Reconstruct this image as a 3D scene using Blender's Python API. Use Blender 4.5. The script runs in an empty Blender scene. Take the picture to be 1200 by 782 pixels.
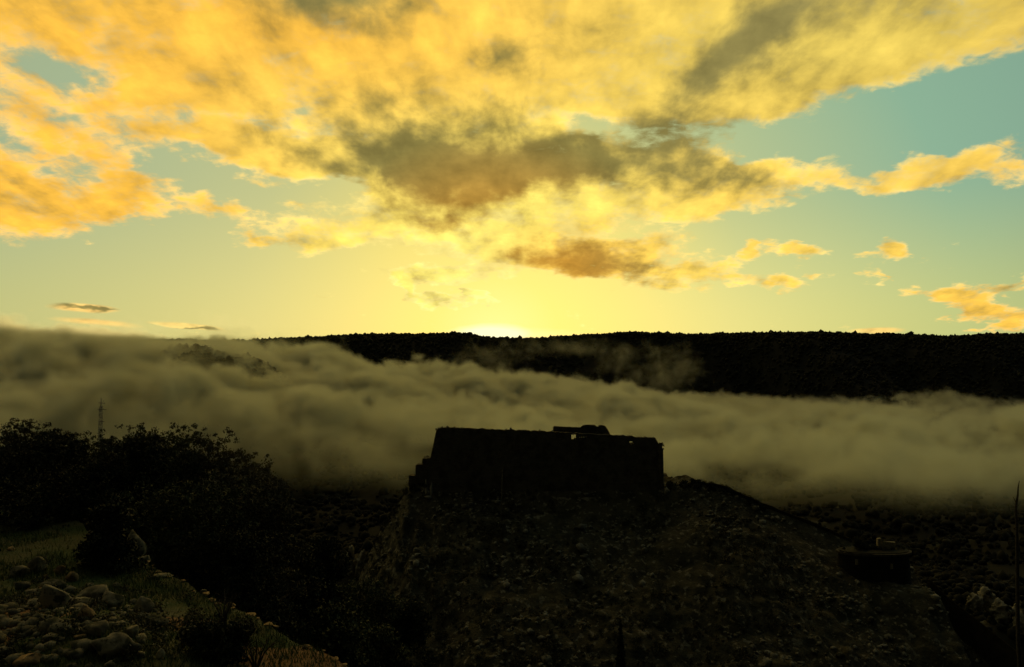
import bpy, bmesh, math, random
import numpy as np
from mathutils import Vector, Matrix, noise as mnoise

SC = bpy.context.scene
COL = SC.collection
rad = math.radians

# ---------------------------------------------------------------- camera
PITCH = rad(2.4)
FPX = 28.0 / 36.0 * 1200.0            # focal length in pixels of the 1200 px wide photograph

def pix_dir(px, py):
    """direction of a point of the photograph"""
    xn, yn = (px - 600.0) / FPX, (391.0 - py) / FPX
    c, s = math.cos(PITCH), math.sin(PITCH)
    return Vector((xn, c - yn * s, s + yn * c)).normalized()

def at(px, py, dist):
    """world point seen at a pixel, at forward distance dist (y)"""
    d = pix_dir(px, py)
    return d * (dist / d.y)

def azel(px, py):
    d = pix_dir(px, py)
    return math.atan2(d.x, d.y), math.asin(d.z)

cam_data = bpy.data.cameras.new("camera")
cam_data.lens = 28.0
cam_data.sensor_width = 36.0
cam_data.clip_start = 0.1
cam_data.clip_end = 60000.0
cam = bpy.data.objects.new("camera", cam_data)
cam.location = (0, 0, 0)
cam.rotation_euler = (rad(90) + PITCH, 0, 0)
COL.objects.link(cam)
SC.camera = cam

SC.view_settings.view_transform = 'Standard'
SC.view_settings.look = 'None'
SC.view_settings.gamma = 1.0
SC.view_settings.exposure = 0.0
SC.view_settings.use_curve_mapping = False
SC.render.engine = 'CYCLES'
SC.cycles.use_denoising = True
SC.cycles.max_bounces = 5
SC.cycles.diffuse_bounces = 2
SC.cycles.glossy_bounces = 1
SC.cycles.transparent_max_bounces = 8
SC.cycles.volume_bounces = 1
SC.cycles.use_adaptive_sampling = True
SC.cycles.adaptive_threshold = 0.02

# ---------------------------------------------------------------- sun
SUN_AZ, SUN_EL = azel(580, 396)
sun_dir = Vector((math.sin(SUN_AZ) * math.cos(SUN_EL), math.cos(SUN_AZ) * math.cos(SUN_EL), math.sin(SUN_EL)))
sun_data = bpy.data.lights.new("sun", 'SUN')
sun_data.energy = 3.0
sun_data.angle = rad(0.5)
sun_data.color = (1.0, 0.72, 0.36)
sun = bpy.data.objects.new("sun", sun_data)
sun.rotation_euler = (-sun_dir).to_track_quat('-Z', 'Y').to_euler()
COL.objects.link(sun)

# ---------------------------------------------------------------- sky
world = bpy.data.worlds.new("World")
SC.world = world
world.use_nodes = True
world.cycles.sampling_method = 'MANUAL'
world.cycles.sample_map_resolution = 512

class NB:
    """small helper that writes node trees"""
    def __init__(self, tree):
        self.t = tree
        tree.nodes.clear()
    def n(self, kind, **kw):
        nd = self.t.nodes.new(kind)
        for k, v in kw.items():
            setattr(nd, k, v)
        return nd
    def link(self, a, b):
        self.t.links.new(a, b)
    def put(self, sock, v):
        if v is None:
            return
        if hasattr(v, 'is_output'):
            self.link(v, sock)
        else:
            sock.default_value = v
    def m(self, op, a, b=None, c=None, clamp=False):
        nd = self.n('ShaderNodeMath', operation=op, use_clamp=clamp)
        for i, v in enumerate((a, b, c)):
            self.put(nd.inputs[i], v)
        return nd.outputs[0]
    def vm(self, op, a, b=None, c=None, s=None):
        nd = self.n('ShaderNodeVectorMath', operation=op)
        for i, v in enumerate((a, b, c)):
            self.put(nd.inputs[i], v)
        if s is not None:
            self.put(nd.inputs['Scale'], s)
        return nd.outputs['Value'] if op in ('LENGTH', 'DOT_PRODUCT', 'DISTANCE') else nd.outputs[0]
    def mr(self, v, a, b, lo=0.0, hi=1.0, kind='SMOOTHSTEP'):
        nd = self.n('ShaderNodeMapRange', interpolation_type=kind)
        for i, x in zip(('Value', 'From Min', 'From Max', 'To Min', 'To Max'), (v, a, b, lo, hi)):
            self.put(nd.inputs[i], x)
        return nd.outputs[0]
    def noise(self, vec, scale, detail=4.0, rough=0.55, dist=0.0, dims='3D'):
        nd = self.n('ShaderNodeTexNoise', noise_dimensions=dims)
        self.put(nd.inputs['Vector'], vec)
        self.put(nd.inputs['Scale'], scale)
        self.put(nd.inputs['Detail'], detail)
        self.put(nd.inputs['Roughness'], rough)
        self.put(nd.inputs['Distortion'], dist)
        return nd
    def mix(self, f, a, b, blend='MIX'):
        nd = self.n('ShaderNodeMix', data_type='RGBA', blend_type=blend)
        self.put(nd.inputs[0], f)
        self.put(nd.inputs[6], (*a, 1) if isinstance(a, tuple) and len(a) == 3 else a)
        self.put(nd.inputs[7], (*b, 1) if isinstance(b, tuple) and len(b) == 3 else b)
        return nd.outputs[2]
    def ramp(self, f, stops, interp='LINEAR'):
        nd = self.n('ShaderNodeValToRGB')
        cr = nd.color_ramp
        cr.interpolation = interp
        while len(cr.elements) < len(stops):
            cr.elements.new(0.5)
        for e, (p, c) in zip(cr.elements, stops):
            e.position = p
            e.color = (*c, 1) if len(c) == 3 else c
        self.put(nd.inputs[0], f)
        return nd.outputs[0]

def lin(r, g, b):
    """sRGB 0-255 to linear"""
    f = lambda c: c / 12.92 if c <= 0.04045 else ((c + 0.055) / 1.055) ** 2.4
    return (f(r / 255), f(g / 255), f(b / 255))

def blobs(W, vec, rows):
    """sum of soft ellipses (px, py, rx, ry, tilt deg, weight) given in photo pixels, kept as azimuth / elevation of the sky"""
    acc = 0.0
    for (px, py, rx, ry, tilt, w) in rows:
        a, e = azel(px, py)
        a1, _ = azel(px + rx, py)
        a0, _ = azel(px - rx, py)
        _, e1 = azel(px, py - ry)
        _, e0 = azel(px, py + ry)
        sx, sy = abs(a1 - a0) * 0.62, abs(e1 - e0) * 0.62
        mp = W.n('ShaderNodeMapping', vector_type='TEXTURE')
        mp.inputs['Location'].default_value = (a, e, 0)
        mp.inputs['Rotation'].default_value = (0, 0, rad(tilt))
        mp.inputs['Scale'].default_value = (sx, sy, 1)
        W.link(vec, mp.inputs['Vector'])
        g = W.n('ShaderNodeTexGradient', gradient_type='SPHERICAL')
        W.link(mp.outputs[0], g.inputs[0])
        acc = W.m('MULTIPLY_ADD', g.outputs['Fac'], w, acc)
    return acc
W = NB(world.node_tree)
geo = W.n('ShaderNodeTexCoord')
D = W.vm('NORMALIZE', geo.outputs['Generated'])
sp = W.n('ShaderNodeSeparateXYZ'); W.link(D, sp.inputs[0])
dx, dy, dz = sp.outputs
AZ = W.m('ARCTAN2', dx, dy)
EL = W.m('ARCSINE', dz)
cb = W.n('ShaderNodeCombineXYZ'); W.link(AZ, cb.inputs[0]); W.link(EL, cb.inputs[1])
UV = cb.outputs[0]
# position on a high flat cloud layer, so that clouds shrink and flatten towards the horizon
zc = W.m('ADD', W.m('MAXIMUM', dz, 0.0), 0.30)
q = W.n('ShaderNodeCombineXYZ')
W.link(W.m('DIVIDE', dx, zc), q.inputs[0]); W.link(W.m('DIVIDE', dy, zc), q.inputs[1])
Q = q.outputs[0]
QA = W.vm('MULTIPLY', Q, (1.15, 0.72, 1.0))
QB = W.vm('ADD', QA, (0.022, -0.075, 0.0))
n_big = W.noise(QA, 2.9, 5.0, 0.55, 0.5)
n_fine = W.noise(QA, 10.0, 7.0, 0.60, 0.2)
n_fine2 = W.noise(QB, 10.0, 3.0, 0.55, 0.2)
n_warp = W.noise(Q, 5.5, 4.0, 0.6)
wv = W.vm('SUBTRACT', n_warp.outputs['Color'], (0.5, 0.5, 0.5))
UVW = W.vm('ADD', UV, W.vm('MULTIPLY', wv, (0.13, 0.055, 0.0)))

cover_rows = [
 # the high deck across the top
 (150, -40, 480, 140, 0, 1.3), (560, 0, 560, 150, 0, 1.5), (330, 45, 330, 90, 0, 0.8), (980, -25, 420, 145, 4, 1.4), (1140, 38, 200, 60, 0, .8), (740, 65, 260, 90, 0, .7),
 (50, 150, 165, 78, -20, 0.8), (180, 115, 140, 40, -6, .45), (920, 105, 130, 46, 10, 0.5), (200, -420, 1500, 420, 0, 1.2), (900, -420, 1500, 420, 0, 1.0),
 # orange bank at the left
 (20, 242, 125, 56, -8, 1.4), (142, 240, 44, 24, -10, 1.0),
 # streaks in the left gap
 (245, 246, 78, 17, -8, 1.0), (300, 281, 34, 11, 0, .9), (240, 152, 110, 20, -5, .65), (330, 185, 100, 24, -4, .95), (190, 205, 90, 14, 0, .45), (230, 168, 120, 22, 0, .6), (160, 214, 60, 11, 0, .7), (300, 214, 60, 10, -4, .75), (225, 190, 50, 9, 0, .6), (345, 238, 40, 9, 0, .6), (120, 180, 60, 14, 0, .5), (160, 120, 120, 30, 0, .4),
 # the central mass
 (540, 175, 270, 70, 0, 1.15), (560, 225, 230, 55, 0, .8), (430, 262, 120, 30, 10, .75), (375, 290, 70, 18, 6, .8), (720, 205, 210, 52, -4, .9), (650, 268, 170, 24, 0, .7), (560, 285, 90, 20, 0, .7),
 (505, 323, 100, 15, 0, 1.2), (488, 346, 34, 14, -30, 1.3), (520, 353, 16, 7, 0, 1.2), (545, 350, 18, 9, 30, 1.2), (566, 353, 18, 8, -20, 1.2),
 (690, 307, 84, 27, -8, 1.8), (815, 321, 66, 22, 4, 1.3), (775, 292, 50, 18, 0, .95), (600, 303, 70, 20, 0, .9),
 (820, 240, 110, 24, -6, .8), (890, 215, 90, 26, -6, .55),
 # small puffs
 (875, 294, 20, 11, 0, 1.2), (926, 294, 34, 11, 0, 1.2), (1042, 288, 40, 13, -6, 1.25), (905, 331, 46, 11, -4, 1.1), (960, 320, 14, 6, 0, .7), (1035, 323, 14, 7, 0, .7), (1010, 300, 16, 6, 0, .6),
 (960, 190, 150, 22, -2, .75), (1020, 216, 70, 18, -8, .95), (1085, 205, 52, 24, -20, 1.0), (1150, 200, 64, 26, -12, 1.0), (1180, 160, 60, 30, 0, .5), (960, 130, 80, 26, 0, .4), (1140, 238, 40, 12, 0, .55),
 (1125, 345, 66, 14, -2, 1.2), (1195, 330, 40, 14, 0, 1.0), (1182, 372, 50, 17, -8, 1.2), (1128, 367, 28, 13, 0, 1.1), (1160, 356, 30, 12, 0, .8),
 (385, 345, 30, 9, 0, .7), (400, 322, 40, 8, 0, .4),
 # gaps
 (70, 82, 60, 24, -8, -.75), (255, 205, 150, 30, -6, -.45), (370, 222, 70, 22, 0, -.55), (60, 205, 60, 14, -10, -.4), (690, 150, 80, 20, -12, -.9), (1085, 140, 230, 46, 2, -1.1), (210, 312, 330, 40, 0, -.5),
 (1010, 258, 280, 32, 0, -.4), (1120, 250, 180, 26, 0, -.3), (190, 132, 80, 16, 0, -.35), (640, 350, 500, 24, 0, -.2),
]
dark_rows = [
 (400, 0, 120, 42, 0, 1.25), (510, 182, 175, 70, -4, 1.35), (560, 205, 150, 34, 0, .8), (755, 190, 160, 42, -3, 1.2), (700, 165, 100, 40, 0, .4),
 (930, 10, 120, 50, 32, .75), (865, 50, 120, 46, 38, .75), (800, 100, 90, 44, 45, .7), (600, 62, 60, 34, 0, .7), (1010, 10, 190, 60, 20, .45), (690, 308, 84, 28, -8, 1.7), (515, 262, 70, 16, 0, .55),
 (60, 88, 95, 34, -8, .7), (98, 359.5, 42, 4.5, -2, 1.6), (222, 383, 46, 5, -5, 2.0), (4, 391, 26, 10, 0, 2.0), (880, 208, 90, 22, -8, .5), (20, 215, 60, 26, -20, .35), (1195, 330, 40, 14, 0, .7),
 (100, 15, 130, 40, 10, .25), (1180, 345, 60, 26, 0, .3), (840, 150, 120, 26, 0, .5),
]
cov = blobs(W, UVW, cover_rows)
drk = blobs(W, UVW, dark_rows)
nb = W.m('SUBTRACT', n_big.outputs['Fac'], 0.5)
nf = W.m('SUBTRACT', n_fine.outputs['Fac'], 0.5)
covn = W.m('MINIMUM', cov, 0.95)
n_wisp = W.noise(W.vm('MULTIPLY', Q, (0.8, 1.3, 1.0)), 26.0, 4.0, 0.6, 0.6)
nw = W.m('SUBTRACT', n_wisp.outputs['Fac'], 0.5)
cv = W.m('ADD', covn, W.m('MULTIPLY_ADD', nb, 0.9, W.m('MULTIPLY_ADD', nw, 0.75, W.m('MULTIPLY', nf, 1.55))))
DENS = W.mr(cv, 0.20, 0.72)
RIM = W.mr(cv, 0.95, 0.45)
small_rows = [(98, 361, 40, 5.5, -2, 1.0), (115, 378, 60, 4.5, -4, .6), (222, 382, 44, 4, -5, .9), (1028, 388, 34, 4, 0, .8), (4, 390, 26, 10, 0, .9)]
UVs = W.vm('ADD', UV, W.vm('MULTIPLY', wv, (0.02, 0.006, 0.0)))
small = blobs(W, UVs, small_rows)
DENS = W.m('MAXIMUM', DENS, W.mr(small, 0.05, 0.5))
relief = W.m('SUBTRACT', n_fine.outputs['Fac'], n_fine2.outputs['Fac'])

# angle from the sun
sd = W.vm('DOT_PRODUCT', D, tuple(sun_dir))
SANG = W.m('ARCCOSINE', sd)
# clear air: nishita, tinted, under the glow of the low sun
sky = W.n('ShaderNodeTexSky', sky_type='NISHITA', sun_disc=False)
sky.sun_elevation = SUN_EL
sky.sun_rotation = SUN_AZ
sky.air_density = 1.0
sky.dust_density = 2.0
sky.ozone_density = 1.5
K = 10.0
clear_hi = W.ramp(W.m('MULTIPLY', SANG, 1.0 / 1.6), [
    (0.0, lin(255, 238, 120)), (0.10, lin(243, 226, 112)), (0.20, lin(188, 200, 140)), (0.34, lin(140, 180, 150)), (0.60, lin(110, 142, 134)), (1.0, lin(60, 74, 84))])
clear_lo = W.ramp(W.m('MULTIPLY', SANG, 1.0 / 1.6), [
    (0.0, lin(255, 250, 160)), (0.05, lin(255, 243, 130)), (0.18, lin(230, 226, 140)), (0.36, lin(190, 200, 130)), (0.60, lin(110, 118, 90)), (1.0, lin(62, 70, 70))])
clear = W.mix(W.mr(EL, 0.03, 0.24), clear_lo, clear_hi)
left = W.mr(AZ, -0.55, 0.30, 1.0, 0.0)
clear = W.mix(W.m('MULTIPLY', left, 0.35), clear, lin(206, 190, 128), 'MIX')
clear10 = W.vm('SCALE', clear, s=K * 1.07)
clear_mix = W.mix(0.12, clear10, sky.outputs[0])
# lit cloud
bright = W.ramp(W.m('MULTIPLY', SANG, 1.0 / 1.6), [
    (0.0, lin(255, 246, 140)), (0.09, lin(255, 232, 112)), (0.2, lin(255, 214, 92)), (0.36, lin(248, 202, 84)), (0.55, lin(238, 180, 84)), (1.0, lin(96, 86, 74))])
ol = blobs(W, UV, [(20, 200, 330, 190, 0, 1.3), (300, 20, 460, 120, 0, 1.0), (690, 306, 130, 50, 0, .8), (100, 361, 90, 20, 0, 1.2), (1100, 380, 200, 50, 0, .6)])
bright = W.mix(W.m('MINIMUM', ol, 0.85), bright, lin(255, 190, 62))
rt = blobs(W, UV, [(1020, 20, 420, 180, 0, 1.0)])
bright = W.mix(W.m('MINIMUM', rt, 0.8), bright, lin(222, 196, 88))
bright = W.mix(W.m('MULTIPLY', RIM, 0.55), bright, W.vm('SCALE', W.mix(0.45, bright, lin(255, 244, 190)), s=1.08))
# shaded cloud
dark = W.ramp(W.m('MULTIPLY', SANG, 1.0 / 1.6), [
    (0.0, lin(230, 170, 60)), (0.08, lin(196, 140, 48)), (0.16, lin(138, 124, 64)), (0.36, lin(152, 138, 78)), (0.6, lin(90, 86, 70)), (1.0, lin(50, 52, 56))])
dk = W.m('MULTIPLY_ADD', nb, 0.7, W.m('MULTIPLY_ADD', nf, -0.4, drk))
DARK = W.mr(W.m('MULTIPLY_ADD', relief, -1.2, dk), 0.02, 1.25)
cloud = W.mix(DARK, bright, dark)
lum = W.m('MULTIPLY_ADD', relief, 0.9, W.m('MULTIPLY_ADD', nf, 0.2, W.m('MULTIPLY_ADD', nw, 0.25, 1.0)))
cloud = W.vm('SCALE', cloud, s=W.m('MAXIMUM', lum, 0.4))
cloud10 = W.vm('SCALE', cloud, s=K)
# behind the camera the dusk sky is darker
back = W.mr(SANG, 0.9, 2.2, 1.0, 0.14)
out = W.mix(W.m('MULTIPLY', DENS, 0.96), clear_mix, cloud10)
glow = blobs(W, UVs, [(575, 390, 42, 10, 0, 1.6), (600, 393, 80, 8, 0, .4)])
out = W.mix(W.m('MULTIPLY', glow, 1.0, clamp=True), out, (12.0, 11.3, 6.5))
out = W.vm('SCALE', out, s=back)
bg = W.n('ShaderNodeBackground'); W.link(out, bg.inputs[0]); bg.inputs[1].default_value = 0.1
wo = W.n('ShaderNodeOutputWorld'); W.link(bg.outputs[0], wo.inputs[0])

# ================================================================ helpers
RNG = np.random.default_rng(7)
random.seed(7)

def hash2(ix, iy, seed):
    h = (ix.astype(np.int64) * 374761393 + iy.astype(np.int64) * 668265263 + seed * 974634777) & 0xFFFFFFFF
    h = ((h ^ (h >> 13)) * 1274126177) & 0xFFFFFFFF
    h = (h ^ (h >> 16)) & 0xFFFFFFFF
    return h / 4294967295.0

def vnoise(x, y, seed=0):
    x = np.asarray(x, float); y = np.asarray(y, float)
    ix, iy = np.floor(x), np.floor(y)
    fx, fy = x - ix, y - iy
    ux = fx * fx * fx * (fx * (fx * 6 - 15) + 10); uy = fy * fy * fy * (fy * (fy * 6 - 15) + 10)
    a, b = hash2(ix, iy, seed), hash2(ix + 1, iy, seed)
    c, d = hash2(ix, iy + 1, seed), hash2(ix + 1, iy + 1, seed)
    return (a + (b - a) * ux) * (1 - uy) + (c + (d - c) * ux) * uy - 0.5

def fbm(x, y, octaves=4, seed=0, gain=0.5):
    t, a = 0.0, 1.0
    for o in range(octaves):
        ca, sa = math.cos(o * 0.9), math.sin(o * 0.9)
        f = 2.0 ** o
        t = t + a * vnoise((x * ca - y * sa) * f + 17.3 * o, (x * sa + y * ca) * f - 9.1 * o, seed + o * 31)
        a *= gain
    return t

def sstep(a, b, x):
    t = np.clip((np.asarray(x, float) - a) / (b - a), 0, 1)
    return t * t * (3 - 2 * t)

def make_mesh(name, verts, faces, mat=None, smooth=False, parent=None):
    """verts (n,3); faces (m,k) array, or a list of lists; links ONE mesh object"""
    me = bpy.data.meshes.new(name)
    if isinstance(faces, np.ndarray):
        verts = np.ascontiguousarray(verts, dtype=np.float32)
        m, k = faces.shape
        me.vertices.add(len(verts)); me.vertices.foreach_set('co', verts.ravel())
        me.loops.add(m * k); me.loops.foreach_set('vertex_index', np.ascontiguousarray(faces, dtype=np.int32).ravel())
        me.polygons.add(m)
        me.polygons.foreach_set('loop_start', np.arange(0, m * k, k, dtype=np.int32))
        me.update(calc_edges=True)
        me.validate()
    else:
        me.from_pydata([tuple(v) for v in verts], [], faces)
        me.update()
    if smooth:
        me.polygons.foreach_set('use_smooth', np.ones(len(me.polygons), dtype=bool))
    if mat:
        me.materials.append(mat)
    o = bpy.data.objects.new(name, me)
    COL.objects.link(o)
    if parent:
        o.parent = parent
    return o

def grid_faces(nu, nv):
    i = np.arange((nu - 1) * (nv - 1))
    r, c = i // (nv - 1), i % (nv - 1)
    a = r * nv + c
    return np.stack([a, a + 1, a + nv + 1, a + nv], 1)

def tag(o, label=None, cat=None, group=None, kind=None):
    for k, v in (('label', label), ('category', cat), ('group', group), ('kind', kind)):
        if v:
            o[k] = v
    return o

def thing(name, loc, label, cat, group=None, rz=0.0):
    o = bpy.data.objects.new(name, None)
    o.empty_display_size = 0.5
    o.location = loc
    o.rotation_euler = (0, 0, rz)
    COL.objects.link(o)
    return tag(o, label, cat, group)

def material(name, build, rough=0.9):
    m = bpy.data.materials.new(name)
    m.use_nodes = True
    W = NB(m.node_tree)
    bs = W.n('ShaderNodeBsdfPrincipled')
    bs.inputs['Roughness'].default_value = rough
    bs.inputs['Specular IOR Level'].default_value = 0.15
    o = W.n('ShaderNodeOutputMaterial')
    W.link(bs.outputs[0], o.inputs[0])
    build(W, bs)
    return m

def mottled(c1, c2, scale, c3=None, scale3=1.0, lo=0.40, hi=0.60, bump=0.0, bscale=None, dist=0.3, lo3=0.52, hi3=0.62):
    def b(W, bs):
        g = W.n('ShaderNodeNewGeometry').outputs['Position']
        n = W.noise(g, scale, 5.0, 0.6)
        c = W.mix(W.mr(n.outputs['Fac'], lo, hi), c1, c2)
        if c3:
            n3 = W.noise(g, scale3, 4.0, 0.6)
            c = W.mix(W.mr(n3.outputs['Fac'], lo3, hi3), c, c3)
        W.put(bs.inputs['Base Color'], c)
        if bump:
            nb_ = W.noise(g, bscale or scale * 3, 6.0, 0.65)
            bp = W.n('ShaderNodeBump')
            bp.inputs['Strength'].default_value = bump
            bp.inputs['Distance'].default_value = dist
            W.link(nb_.outputs['Fac'], bp.inputs['Height'])
            W.link(bp.outputs[0], bs.inputs['Normal'])
    return b

def leafy(c1, c2, trans=0.0):
    def b(W, bs):
        g = W.n('ShaderNodeNewGeometry')
        n = W.noise(g.outputs['Position'], 0.9, 3.0)
        f = W.m('MULTIPLY_ADD', g.outputs['Random Per Island'], 0.6, W.m('MULTIPLY_ADD', n.outputs['Fac'], 1.4, -0.5), clamp=True)
        W.put(bs.inputs['Base Color'], W.mix(f, c1, c2))
    return b

M = {}
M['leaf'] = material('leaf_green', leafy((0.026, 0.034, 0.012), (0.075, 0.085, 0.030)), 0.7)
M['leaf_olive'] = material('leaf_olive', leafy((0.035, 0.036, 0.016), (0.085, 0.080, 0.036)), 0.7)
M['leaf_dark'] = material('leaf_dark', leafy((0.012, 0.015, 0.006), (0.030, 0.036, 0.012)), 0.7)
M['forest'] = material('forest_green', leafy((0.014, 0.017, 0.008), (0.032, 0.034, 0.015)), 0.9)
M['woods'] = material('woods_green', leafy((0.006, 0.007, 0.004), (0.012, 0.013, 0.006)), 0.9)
M['bark'] = material('bark', mottled((0.035, 0.028, 0.018), (0.07, 0.056, 0.036), 9.0, bump=0.6, bscale=25.0, dist=0.03))
M['dead_wood'] = material('dead_wood', mottled((0.03, 0.026, 0.018), (0.06, 0.05, 0.035), 9.0))
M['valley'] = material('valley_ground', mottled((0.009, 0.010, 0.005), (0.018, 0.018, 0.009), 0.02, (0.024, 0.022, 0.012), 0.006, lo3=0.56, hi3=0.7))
M['slope'] = material('slope_ground', mottled((0.030, 0.029, 0.013), (0.075, 0.066, 0.032), 0.16, (0.20, 0.18, 0.11), 0.42, bump=0.9, bscale=0.8, dist=1.2, lo3=0.55, hi3=0.66))
DIRT = [(8, 775, 1.0), (222, 738, 0.55), (352, 778, 0.9), (300, 772, 0.5), (60, 690, 0.25), (40, 706, 0.3), (130, 660, .2)]
def bare_soil(W, bs):
    g = W.n('ShaderNodeNewGeometry').outputs['Position']
    n = W.noise(g, 0.9, 5.0, 0.6); n2 = W.noise(g, 3.0, 6.0, 0.7); n3 = W.noise(g, 14.0, 4.0, 0.7)
    c = W.mix(W.mr(n.outputs['Fac'], 0.4, 0.6), (0.042, 0.064, 0.017), (0.075, 0.076, 0.028))
    acc = 0.0
    for (a, b, r_) in DIRT:
        d = pix_dir(a, b); q = d * (-4.7 / d.z)
        dist = W.vm('DISTANCE', W.vm('MULTIPLY', g, (1, 1, 0)), (q.x, q.y, 0))
        acc = W.m('MAXIMUM', acc, W.mr(dist, r_ * 1.7, r_ * 0.5))
    f = W.mr(W.m('MULTIPLY_ADD', n2.outputs['Fac'], 1.4, W.m('ADD', acc, -1.2)), 0.1, 0.35)
    soil = W.mix(n3.outputs['Fac'], (0.15, 0.085, 0.034), (0.32, 0.19, 0.08))
    W.put(bs.inputs['Base Color'], W.mix(f, c, soil))
    bp = W.n('ShaderNodeBump'); bp.inputs['Strength'].default_value = 0.9; bp.inputs['Distance'].default_value = 0.06
    W.link(W.m('ADD', n2.outputs['Fac'], n3.outputs['Fac']), bp.inputs['Height']); W.link(bp.outputs[0], bs.inputs['Normal'])
M['terrace'] = material('terrace_ground', bare_soil)
M['stone'] = material('field_stone', mottled((0.10, 0.09, 0.05), (0.22, 0.195, 0.11), 3.2, (0.045, 0.048, 0.022), 5.0, bump=0.7, bscale=9.0, dist=0.05))
M['stone_pale'] = material('pale_stone', mottled((0.22, 0.19, 0.10), (0.36, 0.31, 0.16), 2.5, (0.14, 0.12, 0.06), 6.0, bump=0.6, bscale=9.0, dist=0.05))
M['stone_ochre'] = material('ochre_stone', mottled((0.22, 0.14, 0.055), (0.34, 0.23, 0.09), 2.5, (0.12, 0.09, 0.045), 6.0, bump=0.6, bscale=9.0, dist=0.05))
M['outcrop'] = material('outcrop_rock', mottled((0.13, 0.12, 0.075), (0.28, 0.26, 0.17), 0.16, (0.03, 0.03, 0.016), 0.30, bump=1.0, bscale=0.5, dist=1.0))

def masonry(c1, c2, c3, sx, sz):
    def b(W, bs):
        g = W.n('ShaderNodeNewGeometry').outputs['Position']
        sp_ = W.n('ShaderNodeSeparateXYZ'); W.link(g, sp_.inputs[0])
        cbn = W.n('ShaderNodeCombineXYZ')
        W.link(W.m('ADD', sp_.outputs[0], sp_.outputs[1]), cbn.inputs[0]); W.link(sp_.outputs[2], cbn.inputs[1])
        wn = W.noise(g, 0.6, 3.0)
        vec = W.vm('ADD', cbn.outputs[0], W.vm('MULTIPLY', W.vm('SUBTRACT', wn.outputs['Color'], (0.5, 0.5, 0.5)), (sx * 0.5, sz * 0.5, 0)))
        br = W.n('ShaderNodeTexBrick')
        W.link(vec, br.inputs['Vector'])
        br.inputs['Scale'].default_value = 1.0
        br.inputs['Brick Width'].default_value = sx; br.inputs['Row Height'].default_value = sz
        br.inputs['Mortar Size'].default_value = 0.04
        br.inputs['Color1'].default_value = (*c1, 1); br.inputs['Color2'].default_value = (*c2, 1); br.inputs['Mortar'].default_value = (*c3, 1)
        n = W.noise(g, 0.25, 5.0, 0.65)
        col = W.mix(W.mr(n.outputs['Fac'], 0.42, 0.66), br.outputs['Color'], c3)
        W.put(bs.inputs['Base Color'], col)
        n2 = W.noise(g, 1.6, 6.0, 0.7)
        bp = W.n('ShaderNodeBump'); bp.inputs['Strength'].default_value = 0.8; bp.inputs['Distance'].default_value = 0.25
        W.link(W.m('ADD', n2.outputs['Fac'], W.m('MULTIPLY', br.outputs['Fac'], -0.5)), bp.inputs['Height'])
        W.link(bp.outputs[0], bs.inputs['Normal'])
    return b
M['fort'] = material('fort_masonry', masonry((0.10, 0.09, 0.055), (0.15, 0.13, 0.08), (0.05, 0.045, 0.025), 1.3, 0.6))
M['rampart'] = material('shaded_rampart_masonry', masonry((0.028, 0.025, 0.016), (0.04, 0.035, 0.022), (0.016, 0.015, 0.009), 1.3, 0.6))  # darker fort stonework: the walls' shadow side is put into the colour
M['fort_coping'] = material('fort_coping', mottled((0.045, 0.04, 0.025), (0.08, 0.07, 0.042), 0.8))
M['metal'] = material('fog_paled_steel', mottled((0.16, 0.16, 0.15), (0.24, 0.24, 0.22), 2.0), 0.6)  # mast steel, lightened to stand in for thin fog drifting before it

# ================================================================ the land
# crest line of the fort hill: x, y, z, depth of the flat top behind it
CREST = np.array([(-400, 330, -190, 5), (-120, 345, -150, 5), (-84, 350, -126, 5), (-69, 350, -98, 6), (-63, 350, -83, 8), (-57, 349, -71, 10), (-49, 348, -59, 16), (-44, 346, -51, 60), (-34, 345, -51.5, 80), (66, 345, -51, 80),
                  (78, 344, -49.5, 30), (90, 342, -51.5, 12), (106, 338, -58.5, 8), (125, 333, -65.5, 8), (144, 328, -73.5, 12), (160, 324, -78, 8)]
  + [(lambda q: (q.x, q.y + 8.0, q.z - 6.0, 3))(at(*a)) for a in ((1078, 668, 320), (1110, 700, 310), (1150, 731, 298), (1200, 771, 284))] + [(240, 250, -165, 8), (420, 230, -190, 8)], float)

def hill_z(x, y):
    yc = np.interp(x, CREST[:, 0], CREST[:, 1]); zc = np.interp(x, CREST[:, 0], CREST[:, 2]); dp = np.interp(x, CREST[:, 0], CREST[:, 3])
    d = yc - y
    front = zc - 0.54 * np.maximum(d, 0) - 3.0 * sstep(0, 12, d)
    bk = np.maximum(-d - dp, 0)
    z = np.where(d > 0, front, zc - 0.75 * bk)
    rough = sstep(2, 25, np.abs(d))
    n = fbm(x / 38, y / 38, 5, 3) * 9.0 + np.abs(fbm(x / 13, y / 13, 4, 9)) * 4.5
    cliff = sstep(-22, -46, x)
    n = n + cliff * (np.abs(fbm(x / 9, y / 16, 5, 12)) * 14 - 4)
    # old terraces cross the slope
    zz = z + n * rough
    st = 3.2
    k = zz / st
    zz2 = (np.floor(k) + sstep(0.55, 1.0, k - np.floor(k))) * st
    w = sstep(20, 45, d) * 0.22
    return np.where(d > 0, zz * (1 - w) + zz2 * w, zz)

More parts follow.
